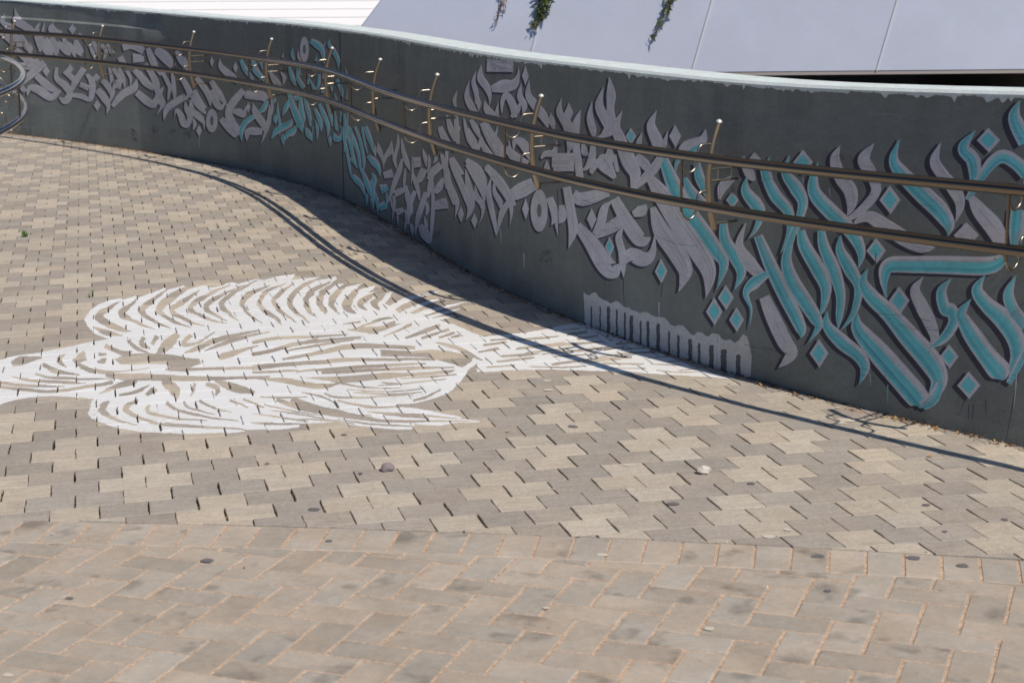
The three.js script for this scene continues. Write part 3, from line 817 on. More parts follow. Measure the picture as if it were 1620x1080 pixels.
for (const go of ['wP', 'xX']) for (const [ox, oy, sc, txt] of BIRD) {
  const map = (x, y) => { const p = onPlane(ox + x / sc, oy + y / sc); return birdPx(p.x, p.z); };
  for (const line of txt.trim().split('\n')) { const k = line[0], p = nums(line.slice(2)); if (!go.includes(k)) continue; const pts = k === 'P' || k === 'X' ? dense(p, 5) : ribbon(p, k === 'x' ? 1.28 : 1); path(bctx, pts, map); bctx.fillStyle = k === 'w' || k === 'P' ? '#fff' : '#000'; bctx.fill(); }
}
const birdMask = bctx.getImageData(0, 0, BW, BH).data;
const maskAt = (x, y) => { x |= 0; y |= 0; return x < 0 || y < 0 || x >= BW || y >= BH ? 0 : birdMask[(y * BW + x) * 4] / 255; };

const isCream = (uc, v) => { const m = ((v % 3) + 3) % 3, vc = m === 0 ? v : m === 1 ? v - 1 : v + 1, u0 = vc / 3 * 1.5, d = ((uc - u0) % 3 + 4.5) % 3 - 1.5; return m === 0 ? Math.abs(Math.abs(d) - 0.5) < 0.1 : Math.abs(d) < 0.1; };
const cells = [];
for (let v = -34; v <= 66; v++) for (let uu = -22; uu <= 30; uu++) {
  const uc = uu + (v % 2 === 0 ? 0.5 : 0), [x, z] = lattice(uc, v);
  if (inArc(x, z, ARC.r - 0.12) || z > -4.6) continue;
  const ws = wallSide(x, z); if (ws < -0.08 || x < -7.2 || x > 3.2) continue;
  const gl = rr(0.0010, 0.0034), gr = rr(0.0010, 0.0034), gv = rr(0.0004, 0.0010), ju = rr(-0.0012, 0.0012), jv = rr(-0.001, 0.001);
  const pt = (a, b, dx = 0) => { const q = lattice(uc + a * 0.5 - Math.sign(a) * (a < 0 ? gl : gr) / CELL + (dx + ju) / CELL, v + b * 0.5 - Math.sign(b) * gv / CELL + jv / CELL); return q; };
  let poly = [pt(-1, -1), pt(1, -1), pt(1, -0.35, rr(-0.002, 0.002)), pt(1, 0.3, rr(-0.0022, 0.0022)), pt(1, 1), pt(-1, 1), pt(-1, 0.35, rr(-0.0022, 0.0022)), pt(-1, -0.3, rr(-0.002, 0.002))];
  // trim to the border arc
  const dx = x - ARC.x, dz = z - ARC.z, l = Math.hypot(dx, dz), nx = -dx / l, nz = -dz / l, lim = -(ARC.r + 0.003) + nx * ARC.x + nz * ARC.z;
  poly = clipHalf(poly, nx, nz, lim);
  if (poly.length < 3 || Math.abs(area(poly)) < 0.0004) continue;
  const t = rr(0.92, 1.08), w = rr(-0.02, 0.02), base = isCream(uc, v) ? CREAM : GREY, tone = [base[0] * t * (1 + w), base[1] * t, base[2] * t * (1 - w)];
  const c = centroid(poly), p = toPx(V3(c[0], 0, c[1])), inView = p[0] > -60 && p[0] < 1680 && p[1] > 180 && p[1] < 1100;
  let painted = 0; for (let a = -2; a <= 2; a++) for (let b = -2; b <= 2; b++) { const q = lattice(uc + a * 0.24, v + b * 0.24), m = birdPx(q[0], q[1]); painted = Math.max(painted, maskAt(m[0], m[1])); }
  cells.push({ poly, tone, painted: painted > 0.2, near: inView ? p[2] : 99, y: rr(-0.0012, 0.0012), tilt: [rr(-0.006, 0.006), rr(-0.006, 0.006)], ou: rnd(), ov: rnd(), c });
}
// bird colour map: each stone's own tone under the paint, same grain as the rest
const birdTex = (() => {
  const d = new Uint8Array(BW * BH * 4), ctx = bctx; ctx.fillStyle = '#3a3029'; ctx.fillRect(0, 0, BW, BH);
  const enc = (v) => Math.round(toByte(v));
  for (const k of cells) { if (!k.painted) continue; const [cx, cz] = k.c; ctx.beginPath(); k.poly.forEach((q, i) => { const m = birdPx(cx + (q[0] - cx) * 1.03, cz + (q[1] - cz) * 1.03); i ? ctx.lineTo(m[0], m[1]) : ctx.moveTo(m[0], m[1]); }); ctx.closePath(); ctx.fillStyle = `rgb(${enc(k.tone[0])},${enc(k.tone[1])},${enc(k.tone[2])})`; ctx.fill(); }
  const tone = ctx.getImageData(0, 0, BW, BH).data, dec = new Float32Array(256); for (let i = 0; i < 256; i++) { const s = i / 255; dec[i] = s <= 0.04045 ? s / 12.92 : ((s + 0.055) / 1.055) ** 2.4; }
  const gx = (bu1 - bu0) / PT * GN / BW, gy = (bv1 - bv0) / PT * GN / BH;
  for (let y = 0; y < BH; y++) for (let x = 0; x < BW; x++) {
    const i = (y * BW + x) * 4, tx = Math.floor(x * gx), ty = Math.floor(y * gy), m = paverMul(tx, ty);
    const wx = x + 5 * fx(fMid, x >> 1, y >> 1) + 2.6 * fx(fFine, x, y), wy = y + 6 * fx(fMid, (x >> 1) + 500, y >> 1) + 3 * fx(fFine, x + 300, y);
    let a = maskAt(wx, wy); const worn = fx(fFine, tx + 9, ty * 2) * 0.7 + fx(fMid, tx, ty) * 0.5 + fx(fCoarse, x >> 1, y >> 1) * 0.5; if (worn > 0.40) a *= Math.max(0.15, 1 - (worn - 0.40) * 4);
    const wm = 0.90 + 0.11 * m + 0.05 * fx(fCoarse, x, y), W = [0.77 * wm, 0.79 * wm, 0.805 * wm];
    for (let c = 0; c < 3; c++) d[i + c] = toByte(dec[tone[i + c]] * m * (1 - a) + W[c] * a);
    d[i + 3] = 255;
  }
  const t = new THREE.DataTexture(d, BW, BH); t.colorSpace = THREE.SRGBColorSpace; t.magFilter = THREE.LinearFilter; t.minFilter = THREE.LinearMipmapLinearFilter; t.generateMipmaps = true; t.anisotropy = 8; t.needsUpdate = true; return t;
})();
const paintedMat = new THREE.MeshStandardMaterial({ map: birdTex, roughness: 0.82 });
cells.sort((a, b) => a.near - b.near);
const ramp = structure('paved_ramp'), rest = [], restPainted = [];
const WHITE1 = [1, 1, 1];
cells.forEach((k, i) => {
  const uvp = (x, z) => { const q = toUV(x, z); return [q[0] / PT + k.ou, q[1] / PT + k.ov]; }, uvb = (x, z) => { const m = birdPx(x, z); return [m[0] / BW, m[1] / BH]; };
  const g = stone(k.poly, k.y, k.painted ? WHITE1 : k.tone, k.painted ? uvb : uvp, 0.0014, 0.05, k.tilt);
  if (i < 300) mesh('paver' + (i ? '_' + String(i).padStart(3, '0') : ''), g, k.painted ? paintedMat : paverMat, ramp);
  else (k.painted ? restPainted : rest).push(g);
});
mesh('paver_field', mergeGeometries(rest), paverMat, ramp).userData.kind = 'stuff';
if (restPainted.length) mesh('painted_paver_field', mergeGeometries(restPainted), paintedMat, ramp).userData.kind = 'stuff';

// ---------------------------------------------------------------- brick walkway: soldier course on the arc, then herringbone
const brickMat = new THREE.MeshStandardMaterial({ map: brickTex, vertexColors: true, roughness: 0.86, bumpMap: paverBump, bumpScale: 0.0008 });
const BT = 0.9;
const brickTone = () => { const t = rr(0.88, 1.07), w = rr(-0.02, 0.025); return [BRICK[0] * t * (1 + w), BRICK[1] * t, BRICK[2] * t * (1 - w)]; };
function brick(poly, name, parent, i, k = 1) {
  const a = rnd() * 6.28, ou = rnd(), ov = rnd(), ca = Math.cos(a), sa = Math.sin(a);
  return mesh(name + (i ? '_' + String(i).padStart(3, '0') : ''), stone(poly, rr(-0.0008, 0.0008), brickTone().map((q) => q * k), (x, z) => [(x * ca - z * sa) / BT + ou, (x * sa + z * ca) / BT + ov], 0.003, 0.05, [rr(-0.008, 0.008), rr(-0.008, 0.008)]), brickMat, parent);
}
const walkway = structure('brick_walkway');
const G = 0.0034; let nb = 0;
{ // soldier bricks; a joint stands at photo x = 1024
  const j = onPlane(1024, 852), a0 = Math.atan2(j.x - ARC.x, -(j.z - ARC.z)), da = 0.1047 / (ARC.r - 0.1);
  for (let i = -42; i < 28; i++) {
    const A = (a, r) => [ARC.x + Math.sin(a) * r, ARC.z - Math.cos(a) * r], g = G / ARC.r, r1 = ARC.r - 0.004, r0 = ARCI + rr(0.003, 0.007), sk = rr(-0.0015, 0.0015) / ARC.r;
    const p = [A(a0 + i * da + g + sk, r0), A(a0 + (i + 1) * da - g, r0), A(a0 + (i + 1) * da - g + sk, r1), A(a0 + i * da + g, r1)];
    const q = toPx(V3(...[p[0][0], 0, p[0][1]])); if (q[0] < -200 || q[0] > 1820) continue;
    brick(p, 'border_brick', walkway, nb++, 1.05);
  }
}
{ const HB = 0.1045, T2 = 0.3375, ox = 0.826, oz = -4.535, c = Math.cos(T2), s = Math.sin(T2); let n = 0;
  const P = (a, b) => [ox + c * a * HB + s * b * HB, oz + s * a * HB - c * b * HB];
  const put = (x0, x1, y0, y1) => {
    const g = G / HB, j = () => rr(-0.008, 0.008);
    let poly = [P(x0 + g + j(), y0 + g + j()), P(x1 - g + j(), y0 + g + j()), P(x1 - g + j(), y1 - g + j()), P(x0 + g + j(), y1 - g + j())];
    const m = centroid(poly), q = toPx(V3(m[0], 0, m[1])); if (q[2] < 2 || q[0] < -140 || q[0] > 1760 || q[1] > 1180) return;
    const dx = m[0] - ARC.x, dz = m[1] - ARC.z, l = Math.hypot(dx, dz), nx = dx / l, nz = dz / l; poly = clipHalf(poly, nx, nz, ARCI + nx * ARC.x + nz * ARC.z);
    if (poly.length < 3 || Math.abs(area(poly)) < 0.0005) return;
    brick(poly, 'brick', walkway, n++);
  };
  for (let k = -45; k <= 45; k++) for (let m = -16; m <= 16; m++) { put(k - 1, k + 1, k + 4 * m, k + 4 * m + 1); put(k, k + 1, k + 2 + 4 * m, k + 4 + 4 * m); }
}

// ---------------------------------------------------------------- the wall
const wallThing = thing('graffiti_wall', 'low curving dark grey wall painted with grey and teal calligraphy, white top', 'wall');
const wBump = dataTex(GN, GN, (x, y) => { const v = cl(128 + 46 * fx(fFine, x, y) + 70 * fx(fMid, x, y) + 60 * fx(fCoarse, x, y)); return [v, v, v]; });
const LEDGE = (s) => 1.036 - 0.0135 * s, THK = 0.21, recess = (s) => 0.013 * Math.max(0, Math.min(1, (2.75 - s) / 0.7));
function wallPanel(sa, sb, ta, tb, tex, endA, endB) {
  const pos = [], uv = [], idx = [], n = Math.ceil((sb - sa) / 0.06);
  const rows = [[-0.1, 0], [0.2, 0], [0.45, 0], [0.7, 0], [0.9, 0], ['l', 0], ['u', 1], ['t', 1], ['T', 1], ['B', 2], ['b', 2], ['g', 2]];
  const R = rows.length;
  for (let i = 0; i <= n; i++) { const s = sa + (sb - sa) * i / n, top = wallTop(s), led = Math.min(LEDGE(s), top - 0.04), rc = recess(s);
    const wob = (h) => 0.0025 * noise.noise(s * 2.1, h * 3, 1.7) + 0.0012 * noise.noise(s * 8, h * 9, 4.2);
    for (const [h0, k] of rows) {
      let h = h0, e = 0;
      if (h0 === 'l') h = led; else if (h0 === 'u') { h = led + 0.004 + rc; e = -rc; } else if (h0 === 't') { h = top - 0.008; e = -rc; } else if (h0 === 'T') { h = top; e = -rc - 0.008; } else if (h0 === 'B') { h = top; e = -THK + 0.008; } else if (h0 === 'b') { h = top - 0.008; e = -THK; } else if (h0 === 'g') { h = -0.1; e = -THK; }
      const p = wall(s, e + (k < 2 && h < top - 0.02 ? wob(h) : 0), h); pos.push(p.x, p.y, p.z); uv.push((s - ta) / (tb - ta), h / WALLH);
    } }
  for (let i = 0; i < n; i++) for (let j = 0; j < R - 1; j++) { const a = i * R + j, b = a + R; idx.push(a, b, a + 1, b, b + 1, a + 1); }
  for (const [end, i, flip] of [[endA, 0, 1], [endB, n, 0]]) if (end) { const c = pos.length / 3, s = i ? sb : sa, p = wall(s, -THK / 2, 0.5); pos.push(p.x, p.y, p.z); uv.push((s - ta) / (tb - ta), 0.4); for (let j = 0; j < R; j++) { const a = i * R + j, b = i * R + (j + 1) % R; flip ? idx.push(c, a, b) : idx.push(c, b, a); } }
  let g = geoOf(pos, idx, uv); g = g.toNonIndexed(); g.computeVertexNormals();
  // smooth along the run, crisp at the edges
  const bump = wBump.clone(); bump.repeat.set((tb - ta) / 0.55, WALLH / 0.55); bump.needsUpdate = true;
  return mesh(numberedIn(wallThing, 'wall_panel'), creased(g), new THREE.MeshStandardMaterial({ map: tex, roughness: 0.72, bumpMap: bump, bumpScale: 0.0035 }), wallThing);
}
function numberedIn(parent, n) { const k = parent.children.filter((c) => c.name === n || c.name.startsWith(n + '_')).length; return k ? n + '_' + String(k).padStart(3, '0') : n; }
function creased(g, ang = 0.6) { // average normals of faces that meet at less than ang
  const p = g.attributes.position, nrm = g.attributes.normal, mapv = new Map(), key = (i) => Math.round(p.getX(i) * 2e4) + ',' + Math.round(p.getY(i) * 2e4) + ',' + Math.round(p.getZ(i) * 2e4);
  const fn = []; for (let i = 0; i < p.count; i++) { const k = key(i); if (!mapv.has(k)) mapv.set(k, []); mapv.get(k).push(i); fn.push(V3(nrm.getX(i), nrm.getY(i), nrm.getZ(i))); }
  const co = Math.cos(ang); for (const l of mapv.values()) for (const i of l) { const a = V3(0, 0, 0); for (const j of l) if (fn[i].dot(fn[j]) > co) a.add(fn[j]); a.normalize(); nrm.setXYZ(i, a.x, a.y, a.z); }
  return g;
}
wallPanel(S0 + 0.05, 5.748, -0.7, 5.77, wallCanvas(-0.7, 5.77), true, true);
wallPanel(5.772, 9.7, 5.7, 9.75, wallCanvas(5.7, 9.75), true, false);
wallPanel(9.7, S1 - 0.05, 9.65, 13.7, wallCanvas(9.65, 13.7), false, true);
{ // white paint over the top, running down the front in a ragged edge
  const pos = [], idx = [], uvs = [], st = 0.012, n = Math.floor((S1 - S0 - 0.2) / st); let drip = 0, dl = 0;
  for (let i = 0; i <= n; i++) { const s = S0 + 0.1 + i * st, top = wallTop(s), rc = recess(s); if (drip <= 0 && rnd() < 0.05) { drip = 1 + Math.floor(rnd() * 2); dl = rr(0.004, 0.02); } const d = drip-- > 0 ? dl : 0;
    const low = 0.017 + 0.007 * noise.noise(s * 3, 0.3, 2) + 0.007 * noise.noise(s * 22, 1.3, 2) + 0.005 * rnd() + d, e = -rc;
    uvs.push(...Array(8).fill(0).flatMap((_, q) => [s / 0.35, q * 0.09]));
    for (const [ee, h] of [[e + 0.002, top - low], [e + 0.0035, top - low * 0.6], [e + 0.0035, top - 0.008], [e - 0.007, top + 0.003], [-THK * 0.5, top + 0.003 + 0.002 * noise.noise(s * 5, 7, 1)], [-THK + 0.006, top + 0.003], [-THK - 0.003, top - 0.01], [-THK - 0.003, top - 0.05]]) { const p = wall(s, ee, h); pos.push(p.x, p.y, p.z); } }
  for (let i = 0; i < n; i++) for (let j = 0; j < 7; j++) { const a = i * 8 + j, b = a + 8; idx.push(a, b, a + 1, b, b + 1, a + 1); }
  const cg = geoOf(pos, idx, uvs).toNonIndexed(); cg.computeVertexNormals();
  mesh('white_top_coat', creased(cg, 0.5), new THREE.MeshStandardMaterial({ color: lin(0.84, 0.95, 0.95), map: paverTex, roughness: 0.75, bumpMap: paverBump, bumpScale: 0.002 }), wallThing);
}
// ---------------------------------------------------------------- handrail on the wall
const steel = new THREE.MeshStandardMaterial({ color: lin(0.24, 0.2, 0.155), metalness: 1, roughness: 0.17 });
const postSteel = new THREE.MeshStandardMaterial({ color: lin(0.36, 0.285, 0.195), metalness: 0.9, roughness: 0.42 });
const rodSteel = new THREE.MeshStandardMaterial({ color: lin(0.4, 0.35, 0.28), metalness: 1, roughness: 0.34 });
const sunlitTip = new THREE.MeshStandardMaterial({ color: lin(0.75, 0.74, 0.72), metalness: 0.4, roughness: 0.5 });  // pale colour that paints the sunlit look onto the post tops
function tube(pts, r, seg, rad = 8, capped = true) {
  const c = new THREE.CatmullRomCurve3(pts, false, 'centripetal'), g = new THREE.TubeGeometry(c, seg, r, rad, false);
  if (!capped) return g;
  const parts = [g.toNonIndexed()];
  for (const [t, d] of [[0, -1], [1, 1]]) { const b = new THREE.SphereGeometry(r * 0.999, rad, 5, 0, Math.PI * 2, 0, Math.PI / 2).toNonIndexed(), q = new THREE.Quaternion().setFromUnitVectors(V3(0, 1, 0), c.getTangentAt(t).multiplyScalar(d)); b.applyQuaternion(q); const p = c.getPointAt(t); b.translate(p.x, p.y, p.z); parts.push(b); }
  for (const p of parts) for (const k of Object.keys(p.attributes)) if (!['position', 'normal', 'uv'].includes(k)) p.deleteAttribute(k);
  return mergeGeometries(parts);
}
const RE = 0.28;
const HU = [[-1.2, 0.955], [0.48, 0.942], [1.83, 0.934], [3.14, 0.912], [4.58, 0.904], [5.25, 0.903], [5.95, 0.912], [6.72, 0.918], [7.62, 0.908], [8.39, 0.905], [8.99, 0.909], [9.66, 0.91], [10.06, 0.906], [10.54, 0.899], [11.02, 0.898], [11.43, 0.901], [12.05, 0.911], [12.6, 0.923], [13.8, 0.94]];
const HL = [[-1.2, 0.76], [0.46, 0.75], [1.81, 0.745], [3.12, 0.731], [4.56, 0.718], [5.23, 0.717], [5.93, 0.726], [6.7, 0.734], [7.6, 0.734], [8.38, 0.737], [8.98, 0.734], [9.66, 0.732], [10.05, 0.726], [10.54, 0.72], [11.02, 0.718], [11.8, 0.719], [12.34, 0.726], [12.86, 0.729], [13.8, 0.74]];
const railH = (T, s) => (interp(T, s - 0.4) + interp(T, s) * 2 + interp(T, s + 0.4)) / 4;
const rails = thing('handrail', 'brown-tinted steel double handrail bracketed along the graffiti wall', 'handrail');
const SA = -1.1, SB = 13.7;
for (const T of [HU, HL]) { const p = []; for (let s = SA; s <= SB + 1e-6; s += 0.2) p.push(wall(s, RE, railH(T, s))); mesh(T === HU ? 'rail' : 'rail_001', tube(p, 0.0195, 420, 16), steel, rails); }
let np = 0;
function support(P, hu, hl, parent, i) { // P(e, h, along): point at e in front of the face
  const nm = (n) => n + (i ? '_' + String(i).padStart(3, '0') : '');
  const post = mesh(nm('post'), tube([P(0.113, 0.605), P(0.136, 0.69), P(0.147, 0.79), P(0.14, 0.88), P(0.122, 0.955), P(0.1, 1.012)], 0.0128, 22, 10), postSteel, parent);
  const cap = mesh('sunlit_tip', new THREE.SphereGeometry(0.0132, 10, 6, 0, Math.PI * 2, 0, Math.PI / 2), sunlitTip, post); cap.position.copy(P(0.098, 1.016)); cap.rotation.z = 0;
  for (const h of [0.79, 0.836]) mesh('wall_bracket', tube([P(0.136, h), P(0.07, h + 0.001), P(-0.01, h)], 0.005, 6, 7), rodSteel, post);
  for (const e of [0.098, 0.028]) mesh('bracket_rung', tube([P(e, 0.79), P(e, 0.836)], 0.004, 4, 7), rodSteel, post);
  mesh('wall_bracket', tube([P(0.108, 0.622), P(0.05, 0.622), P(-0.01, 0.622)], 0.005, 6, 7), rodSteel, post);
  mesh(nm('spacer_bar'), tube([P(RE, hu - 0.016), P(RE, (hu + hl) / 2), P(RE, hl - 0.034)], 0.0055, 8, 8), steel, parent);
  for (const h of [hu, hl]) mesh('hook_rod', tube([P(RE, h - 0.03), P(RE - 0.012, h - 0.056), P(RE - 0.038, h - 0.07), P(RE - 0.066, h - 0.056), P(RE - 0.077, h - 0.02), P(RE - 0.08, h + 0.012), P(RE - 0.092, h + 0.03), P(RE - 0.115, h + 0.034), P(0.142, h + 0.034)], 0.005, 34, 7), rodSteel, parent);
}
for (const s of [0.42, 1.85, 3.29, 4.62, 5.91, 7.16, 8.47, 9.92, 11.31, 12.8]) support((e, h) => wall(s, e, h), railH(HU, s), railH(HL, s), rails, np++);

// ---------------------------------------------------------------- rounded end of a second handrail, at the left edge of the view
{
  const r2 = thing('handrail', 'rounded end of a separate double steel handrail, away from the graffiti wall', 'handrail');
  const plan = [[-70, 82], [-34, 86], [0, 91], [20, 99], [32, 109], [36, 119], [30, 130], [15, 140], [0, 147], [-34, 161], [-80, 178]].map(([x, y]) => onPlane(x, y, 0.94));
  const sm = new THREE.CatmullRomCurve3(plan, false, 'centripetal').getSpacedPoints(40);
  let k = 0;
  for (const h of [0.94, 0.745]) mesh(k++ ? 'rail_001' : 'rail', tube(sm.map((p) => V3(p.x, h, p.z)), 0.0195, 160, 14), steel, r2);
  for (const i of [0, 40]) mesh(i ? 'leg_001' : 'leg', tube([V3(sm[i].x, -0.03, sm[i].z), V3(sm[i].x, 0.4, sm[i].z), V3(sm[i].x, 0.93, sm[i].z)], 0.0195, 6, 10), steel, r2);
  const near = (x, y) => { const q = onPlane(x, y, 0.94); return sm.reduce((b, p, i) => (p.distanceTo(q) < sm[b].distanceTo(q) ? i : b), 0); };
  [[28, 132], [13, 96]].forEach(([x, y], n) => { const i = near(x, y), p = sm[i], t = sm[Math.min(40, i + 1)].clone().sub(sm[Math.max(0, i - 1)]).normalize(), nn = V3(t.z, 0, -t.x); const c = V3(-4.2, 0, -11); if (nn.dot(c.clone().sub(p)) < 0) nn.negate();
    const P = (e, h) => V3(p.x + nn.x * (RE - e), h, p.z + nn.z * (RE - e));
    mesh('spacer_bar' + (n ? '_001' : ''), tube([P(RE, 0.925), P(RE, 0.84), P(RE, 0.71)], 0.0055, 8, 8), steel, r2);
    for (const h of [0.94, 0.745]) mesh('hook_rod', tube([P(RE, h - 0.03), P(RE - 0.012, h - 0.056), P(RE - 0.038, h - 0.07), P(RE - 0.066, h - 0.056), P(RE - 0.077, h - 0.02), P(RE - 0.08, h + 0.012), P(RE - 0.1, h + 0.034), P(0.142, h + 0.034)], 0.0042, 30, 7), rodSteel, r2);
    mesh('post' + (n ? '_001' : ''), tube([P(0.113, 0.605), P(0.136, 0.69), P(0.147, 0.79), P(0.14, 0.88), P(0.1, 1.01)], 0.0135, 24, 10), steel, r2);
  });
}

// ---------------------------------------------------------------- buildings behind the wall
const hitPlane = (px, py, p0, n) => { const d = ray(px, py), t = n.dot(p0.clone().sub(camera.position)) / n.dot(d); return camera.position.clone().addScaledVector(d, t); };
{
  const b = thing('tilted_panel_building', 'pale lavender tilted panels with white seams rising behind the graffiti wall', 'building');
  const nh = V3(0.13, 0, 1).normalize(), LEAN = 0.18, n = nh.clone().multiplyScalar(Math.cos(LEAN)).add(V3(0, -Math.sin(LEAN), 0)).normalize();
  const d0 = ray(1130, 113.5), p0 = camera.position.clone().addScaledVector(d0, -15.6 / d0.z);
  const H = (x, y) => hitPlane(x, y, p0, n);
  const pt = dataTex(512, 512, (x, y) => { const m = 0.97 + 0.05 * fx(fCoarse, x * 2, y * 2) + 0.015 * fx(fMid, x * 2, y * 2); return [toByte(0.72 * m), toByte(0.78 * m), toByte(0.93 * m)]; }, true);
  const bt = dataTex(512, 512, (x, y) => { const v = cl(128 + 50 * fx(fCoarse, x * 2, y * 2) + 26 * fx(fMid, x * 2, y * 2)); return [v, v, v]; });
  const pm = new THREE.MeshStandardMaterial({ map: pt, roughness: 0.6, bumpMap: bt, bumpScale: 0.0015 }), seamM = new THREE.MeshStandardMaterial({ color: lin(0.85, 0.85, 0.85), roughness: 0.6 });
  // seams, each a bottom and a top pixel; the first is the free left edge
  const E = [[[513, 118.5], [801, -260]], [[832, 116], [928, -260]], [[1094, 114], [1201, -260]], [[1387, 111.3], [1496, -260]], [[1690, 108.5], [1802, -260]], [[2000, 106], [2115, -260]]];
  const line = E.map(([a, c]) => [H(a[0], a[1]), H(c[0], c[1])]);
  const quad = (name, a, c, d, e, th, mat, parent) => { const pos = [], uv = [], f = [a, c, d, e], k = f.map((q) => q.clone().addScaledVector(n, -th)); const faces = [[f[0], f[1], f[2], f[3]], [k[3], k[2], k[1], k[0]], [f[1], f[0], k[0], k[1]], [f[2], f[1], k[1], k[2]], [f[3], f[2], k[2], k[3]], [f[0], f[3], k[3], k[0]]];
    for (const q of faces) for (const i of [0, 1, 2, 0, 2, 3]) { pos.push(q[i].x, q[i].y, q[i].z); uv.push(q[i].x / 1.7, q[i].y / 1.7); } return mesh(name, geoOf(pos, null, uv), mat, parent); };
  const g = V3(0.003, 0, 0);
  for (let i = 0; i < 5; i++) quad('panel' + (i ? '_00' + i : ''), line[i][0].clone().add(g), line[i + 1][0].clone().sub(g), line[i + 1][1].clone().sub(g), line[i][1].clone().add(g), 0.04, pm, b);
  for (let i = 1; i < 5; i++) { const o = n.clone().multiplyScalar(0.009), w = V3(0.0055, 0, 0); quad('seam' + (i > 1 ? '_00' + (i - 1) : ''), line[i][0].clone().sub(w).add(o), line[i][0].clone().add(w).add(o), line[i][1].clone().add(w).add(o), line[i][1].clone().sub(w).add(o), 0.02, seamM, b); }
  // grey lip under the panels, dark hollow below, roof deck and back so that the hollow stays dark
  const lip = new THREE.MeshStandardMaterial({ color: lin(0.36, 0.33, 0.31), roughness: 0.8 }), dark = new THREE.MeshStandardMaterial({ color: lin(0.3, 0.28, 0.27), roughness: 0.95 });
  const A = line[0][0].clone().addScaledVector(nh, -0.006), B = line[5][0].clone().addScaledVector(nh, -0.006), dn = V3(0, -0.034, 0);
  const boxOn = (name, q, back, mat) => { const pos = []; const k = q.map((p) => p.clone().addScaledVector(nh, -back)); for (const f of [[q[0], q[1], q[2], q[3]], [k[3], k[2], k[1], k[0]], [q[1], q[0], k[0], k[1]], [q[2], q[1], k[1], k[2]], [q[3], q[2], k[2], k[3]], [q[0], q[3], k[3], k[0]]]) for (const i of [0, 1, 2, 0, 2, 3]) pos.push(f[i].x, f[i].y, f[i].z); return mesh(name, geoOf(pos), mat, b); };
  boxOn('bottom_lip', [A.clone().add(dn), B.clone().add(dn), B.clone().add(V3(0, -0.001, 0)), A.clone().add(V3(0, -0.001, 0))], 0.06, lip);
  const A2 = A.clone().addScaledVector(nh, -0.062), B2 = B.clone().addScaledVector(nh, -0.062);
  boxOn('soffit', [A2.clone(), B2.clone(), B2.clone().add(V3(0, 0.05, 0)), A2.clone().add(V3(0, 0.05, 0))], 3.6, dark);
  const A3 = A.clone().addScaledVector(nh, -3.7), B3 = B.clone().addScaledVector(nh, -3.7);
  boxOn('back_wall', [A3.clone().setY(-0.06), B3.clone().setY(-0.06), B3.clone().setY(B3.y + 0.05), A3.clone().setY(A3.y + 0.05)], 0.2, dark);
  const A4 = A.clone().addScaledVector(nh, -0.5).setY(-0.06), dirv = B.clone().sub(A).normalize();
  const side = (o) => { const q0 = A.clone().addScaledVector(dirv, o).addScaledVector(nh, -0.07), q1 = q0.clone().addScaledVector(dirv, 0.2); boxOn('pier', [q0.clone().setY(-0.06), q1.clone().setY(-0.06), q1.clone().setY(A.y - 0.036), q0.clone().setY(A.y - 0.036)], 3.6, dark); };
  side(0.25); side(6.3);
  // hanging vines: stem and small leaves, rooted above the frame
  const leafG = (() => { const s = new THREE.Shape(); s.moveTo(0, 0); s.quadraticCurveTo(0.45, 0.3, 0, 1); s.quadraticCurveTo(-0.45, 0.3, 0, 0); return new THREE.ShapeGeometry(s, 3).scale(0.032, 0.04, 0.04); })();
  const leafM = [lin(0.10, 0.15, 0.035), lin(0.17, 0.22, 0.05), lin(0.07, 0.10, 0.03)].map((c) => new THREE.MeshPhysicalMaterial({ color: c, roughness: 0.6, transmission: 0.15, side: THREE.DoubleSide }));
  const dryM = new THREE.MeshStandardMaterial({ color: lin(0.24, 0.13, 0.08), roughness: 1, side: THREE.DoubleSide }), stemM = new THREE.MeshStandardMaterial({ color: lin(0.3, 0.17, 0.09), roughness: 0.9 });
  const vine = (name, label, cat, list, leaves, dry, wide) => {
    const t = thing(name, label, cat); let k = 0;
    for (const px of list) {
      const pts = px.map(([x, y], i) => H(x, y).addScaledVector(n, 0.014 + rr(0, 0.008)));
      mesh('stem' + (k ? '_' + String(k).padStart(3, '0') : ''), tube(pts, 0.0028, 20, 5), stemM, t); k++;
      const c = new THREE.CatmullRomCurve3(pts), geos = [[], [], []];
      for (let i = 0; i < leaves; i++) { const u = Math.pow(rnd(), 1.15), p = c.getPointAt(u), g = leafG.clone(), sc = rr(0.7, 1.25) * (dry ? 0.55 : 1), sp = wide * (1.15 - u); g.scale(sc, sc, sc); g.rotateX(rr(-1.2, 1.2)); g.rotateY(rr(-3.1, 3.1)); g.rotateZ(rr(-3.1, 3.1)); g.translate(p.x + rr(-sp, sp), p.y + rr(-sp, sp), p.z + rr(-0.008, 0.016)); geos[Math.floor(rnd() * 3)].push(g); }
      geos.forEach((gs, j) => { if (gs.length) { const m = mesh('leaves' , mergeGeometries(gs), dry ? dryM : leafM[j], t); m.userData.kind = 'stuff'; } });
    }
  };
  vine('hanging_vine', 'bushy green creeper hanging over the pale panels beside the dry one', 'vine', [[[872, -60], [866, -20], [862, 5], [856, 22], [848, 36], [840, 44]], [[856, -60], [857, -20], [853, 8], [850, 28]], [[880, -60], [868, -10], [864, 12], [858, 30]]], 190, false, 0.06);
  vine('hanging_vine', 'thin green creeper trailing alone across the pale panels', 'vine', [[[1070, -60], [1062, -20], [1054, 8], [1048, 26], [1040, 44], [1031, 61]], [[1080, -60], [1070, -20], [1062, 4], [1055, 24]]], 130, false, 0.036);
